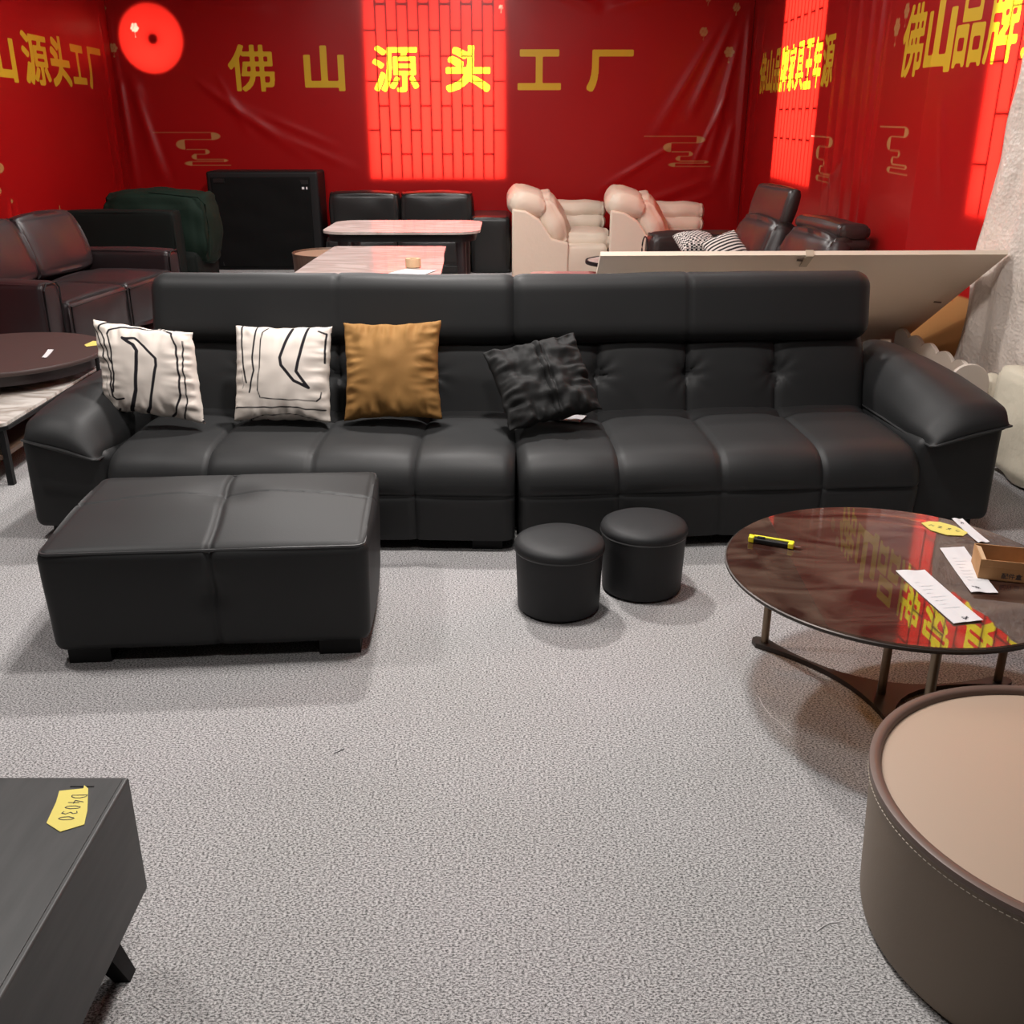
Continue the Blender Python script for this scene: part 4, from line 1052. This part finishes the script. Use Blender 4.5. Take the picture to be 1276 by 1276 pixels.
for a, b in zip(st_p[:-1], st_p[1:]):
    w = Vector((.019, 0, 0)); k = (b-a).cross(Vector((1,0,0))).normalized()*.0025
    mb.add([a-w-k, a+w-k, b+w-k, b-w-k, a-w+k, a+w+k, b+w+k, b-w+k], [(0,1,2,3),(7,6,5,4),(0,4,5,1),(1,5,6,2),(2,6,7,3),(3,7,4,0)])
mb.build('strap', M['strap'], pb, smooth=0)
for (x, y, t0) in ((998, 325, .05), (1168, 377, .60)):
    px = D(x, y, 4.985+dn.y*t0).x
    a = A+Vector((px-A.x, 0, 0))+dn*t0-nrm*.002-o_; u = Vector((.022,0,0)); v = dn*.012
    mb = MB().add([a-u-v, a+u-v*.2, a+u+v, a-u+v*.2, a-u-v-nrm*.002, a+u-v*.2-nrm*.002, a+u+v-nrm*.002, a-u+v*.2-nrm*.002], [(0,1,2,3),(7,6,5,4),(0,4,5,1),(1,5,6,2),(2,6,7,3),(3,7,4,0)])
    mb.build('slot_fitting', M['walnut'], pn, smooth=0)

# plastic-wrapped stock along the right wall
n1, n2 = 46, 90; vs = []; fs = []
for i in range(n1+1):
    for j in range(n2+1):
        a, b = i/n1, j/n2
        zt_ = 1.86-.19*min(1, a*5)
        x = 2.43+.13*a+.006*math.sin(b*9)+.03*nz(a*9, b*5, 2)+.014*nz(a*22, b*7, 6)+.012*math.sin(a*34+b*3)*(1.2-b)
        y = 5.20+.27*(1-b)-1.05*a
        vs.append((x, y+.10*(1-b)*0, .02+zt_*b))
for i in range(n1):
    for j in range(n2): q = i*(n2+1)+j; fs.append((q, q+n2+1, q+n2+2, q+1))
ps = MB().add(vs, fs).build('plastic_sheet', M['film'], smooth=180)
so = ps.modifiers.new('thickness', 'SOLIDIFY'); so.thickness = .004
tag(ps, 'hanging crinkled white plastic sheet by the right wall', 'sheet')
wm = cushion(MB(), -.07, .07, -.62, .62, -.25, .25, .065, .012, .05, 5, .02, X=Matrix.Rotation(R(8), 4, 'Z')).build('wrapped_mattress', M['wrapped'], smooth=60, loc=(2.44, 4.02, .265))
tag(wm, 'cream mattress wrapped in plastic standing on the carpet right of the sofa', 'mattress')
fr_ = MB().tube([(0,0,0),(.005,.01,.12),(.012,.02,.25),(.02,.03,.36),(.024,.035,.39),(.026,.037,.405)], [.055,.058,.06,.055,.04,.015], 16).build('foam_roll', M['wrapped'], loc=(2.39, 4.86, .0), smooth=60)
tag(fr_, 'small upright cream foam roll between the bed end and the wrapped mattress', 'foam roll')

# round table and marble table at the left
lt = thing('coffee_table', 'round dark wine lacquer table overlapping a marble table at the left edge', 'table', (-2.745, 5.30, 0))
MB().lathe([(0,.40),(.525,.40),(.53,.406),(.53,.418),(.525,.424),(0,.424)], 96).build('tabletop', M['wine_wood'], lt, smooth=40)
MB().lathe([(.0,.345),(.49,.345),(.49,.40),(0,.40)], 96).build('apron', M['wine_leather'], lt, smooth=40)
for a in (R(-3), R(95), R(180)): MB().tube([(.515*math.cos(a), .515*math.sin(a), .40), (.515*math.cos(a), .515*math.sin(a), 0)], .011, 10).build('leg', M['black'], lt)
mt = thing('low_table', 'low white marble table with black frame under the round table', 'table', (-2.80, 4.92, 0))
MB().prism([(-.42,-.59),(.44,-.59),(.485,-.54),(.485,.56),(-.42,.56)], .285, .30).build('tabletop', M['marble2'], mt, smooth=0)
MB().prism([(-.43,-.60),(.445,-.60),(.495,-.545),(.495,.57),(-.43,.57)], .268, .285).build('frame', M['black'], mt, smooth=0)
MB().box(-.39, .45, -.57, .5, .13, .15).build('shelf', M['walnut'], mt, smooth=0)
for x, y in ((.46,-.54), (.47,.10), (.46,.53), (-.40,-.54), (-.40,.53)): MB().box(x-.014, x+.014, y-.014, y+.014, 0, .27).build('leg', M['black'], mt, smooth=0)
quad_sheet('price_card', 'small white card on the round dark table', [(60,436),(67,436),(58,446),(52,446)], .425, M['paper'], 'card')
ye = [G(x, y, .425) for x, y in ((105,430),(116,425),(124,426),(123,430),(108,432))]; c = sum(ye, Vector())/5
tag(MB().prism([(p.x-c.x, p.y-c.y) for p in ye], 0, .0015).build('tape_note', M['yellow_tape'], smooth=0, loc=(c.x, c.y, .425)), 'pale yellow tape note on the round dark table beside the pillow', 'note')

# litter on the carpet
def thread(px, label, m, r=.0012):
    P = [G(x, y, r*1.2) for x, y in px]
    tag(MB().tube([p-P[0] for p in P], r, 6).build('thread', m, loc=P[0]), label, 'thread')
thread([(945,868),(950,878),(956,886),(961,893),(970,899),(977,906),(988,917)], 'white thread on the carpet beside the glass table', M['paper'])
thread([(1018,1160),(1026,1154),(1034,1150),(1046,1149)], 'short white thread on the carpet beside the drum table', M['paper'], .0011)
thread([(416,939),(423,936),(429,933)], 'short dark thread on the carpet in front of the ottoman', M['ink'], .001)

# ------------------------------------------------------------------ light
def area(name, loc, size, power, col=(1,.93,.86), rot=(0,0,0), shape='DISK', sy=None, spread=None):
    l = bpy.data.lights.new(name, 'AREA'); l.shape = shape; l.size = size; l.energy = power; l.color = col
    if sy: l.size_y = sy
    if spread: l.spread = spread
    o = bpy.data.objects.new(name, l); COL.objects.link(o); o.location = loc; o.rotation_euler = rot; return o
WARM = (1, .955, .92)
area('ceiling_lamp', (-.55, 5.0, 3.4), .22, 105, WARM)
area('ceiling_lamp', (-.02, 3.05, 3.4), .3, 76, WARM)
area('ceiling_lamp', (-2.3, 3.2, 3.4), .3, 45, WARM)
area('ceiling_lamp', (1.4, 5.8, 3.4), .3, 16, WARM)
area('ceiling_lamp', (-1.9, 8.2, 3.4), .3, 78, WARM)
area('ceiling_lamp', (-.5, 9.2, 3.4), .3, 105, WARM)
area('ceiling_lamp', (.1, 1.2, 3.4), .4, 24, WARM)
# daylight panels outside the windows
DAY = (1, .97, .93)
area('daylight', ((W1[0]+W1[1])/2, YW+TH+.45, 1.62), 2.3, 240, DAY, (-PI/2, 0, 0), 'RECTANGLE', 1.8)
area('daylight', (CX, YW+TH+.30, CZ-.15), .8, 26, DAY, (-PI/2, 0, 0), 'RECTANGLE', .7)
def out_panel(y0, y1, z0, z1, pw):
    ym = (y0+y1)/2; a, b = right_x(y0), right_x(y1); ang = math.atan2(b-a, y1-y0)
    area('daylight', (right_x(ym)+WO+TH+.45, ym, (z0+z1)/2), z1-z0, pw, DAY, (0, PI/2, -ang), 'RECTANGLE', y1-y0)
out_panel(8.5, 10.8, .9, 3.2, 240)
out_panel(4.1, 6.1, .8, 3.2, 230)

w = bpy.data.worlds.new('world'); SC.world = w; w.use_nodes = True
w.node_tree.nodes['Background'].inputs[0].default_value = (.6, .62, .66, 1); w.node_tree.nodes['Background'].inputs[1].default_value = .3
SC.view_settings.view_transform = 'Standard'; SC.view_settings.look = 'None'; SC.view_settings.gamma = 1; SC.view_settings.exposure = 0
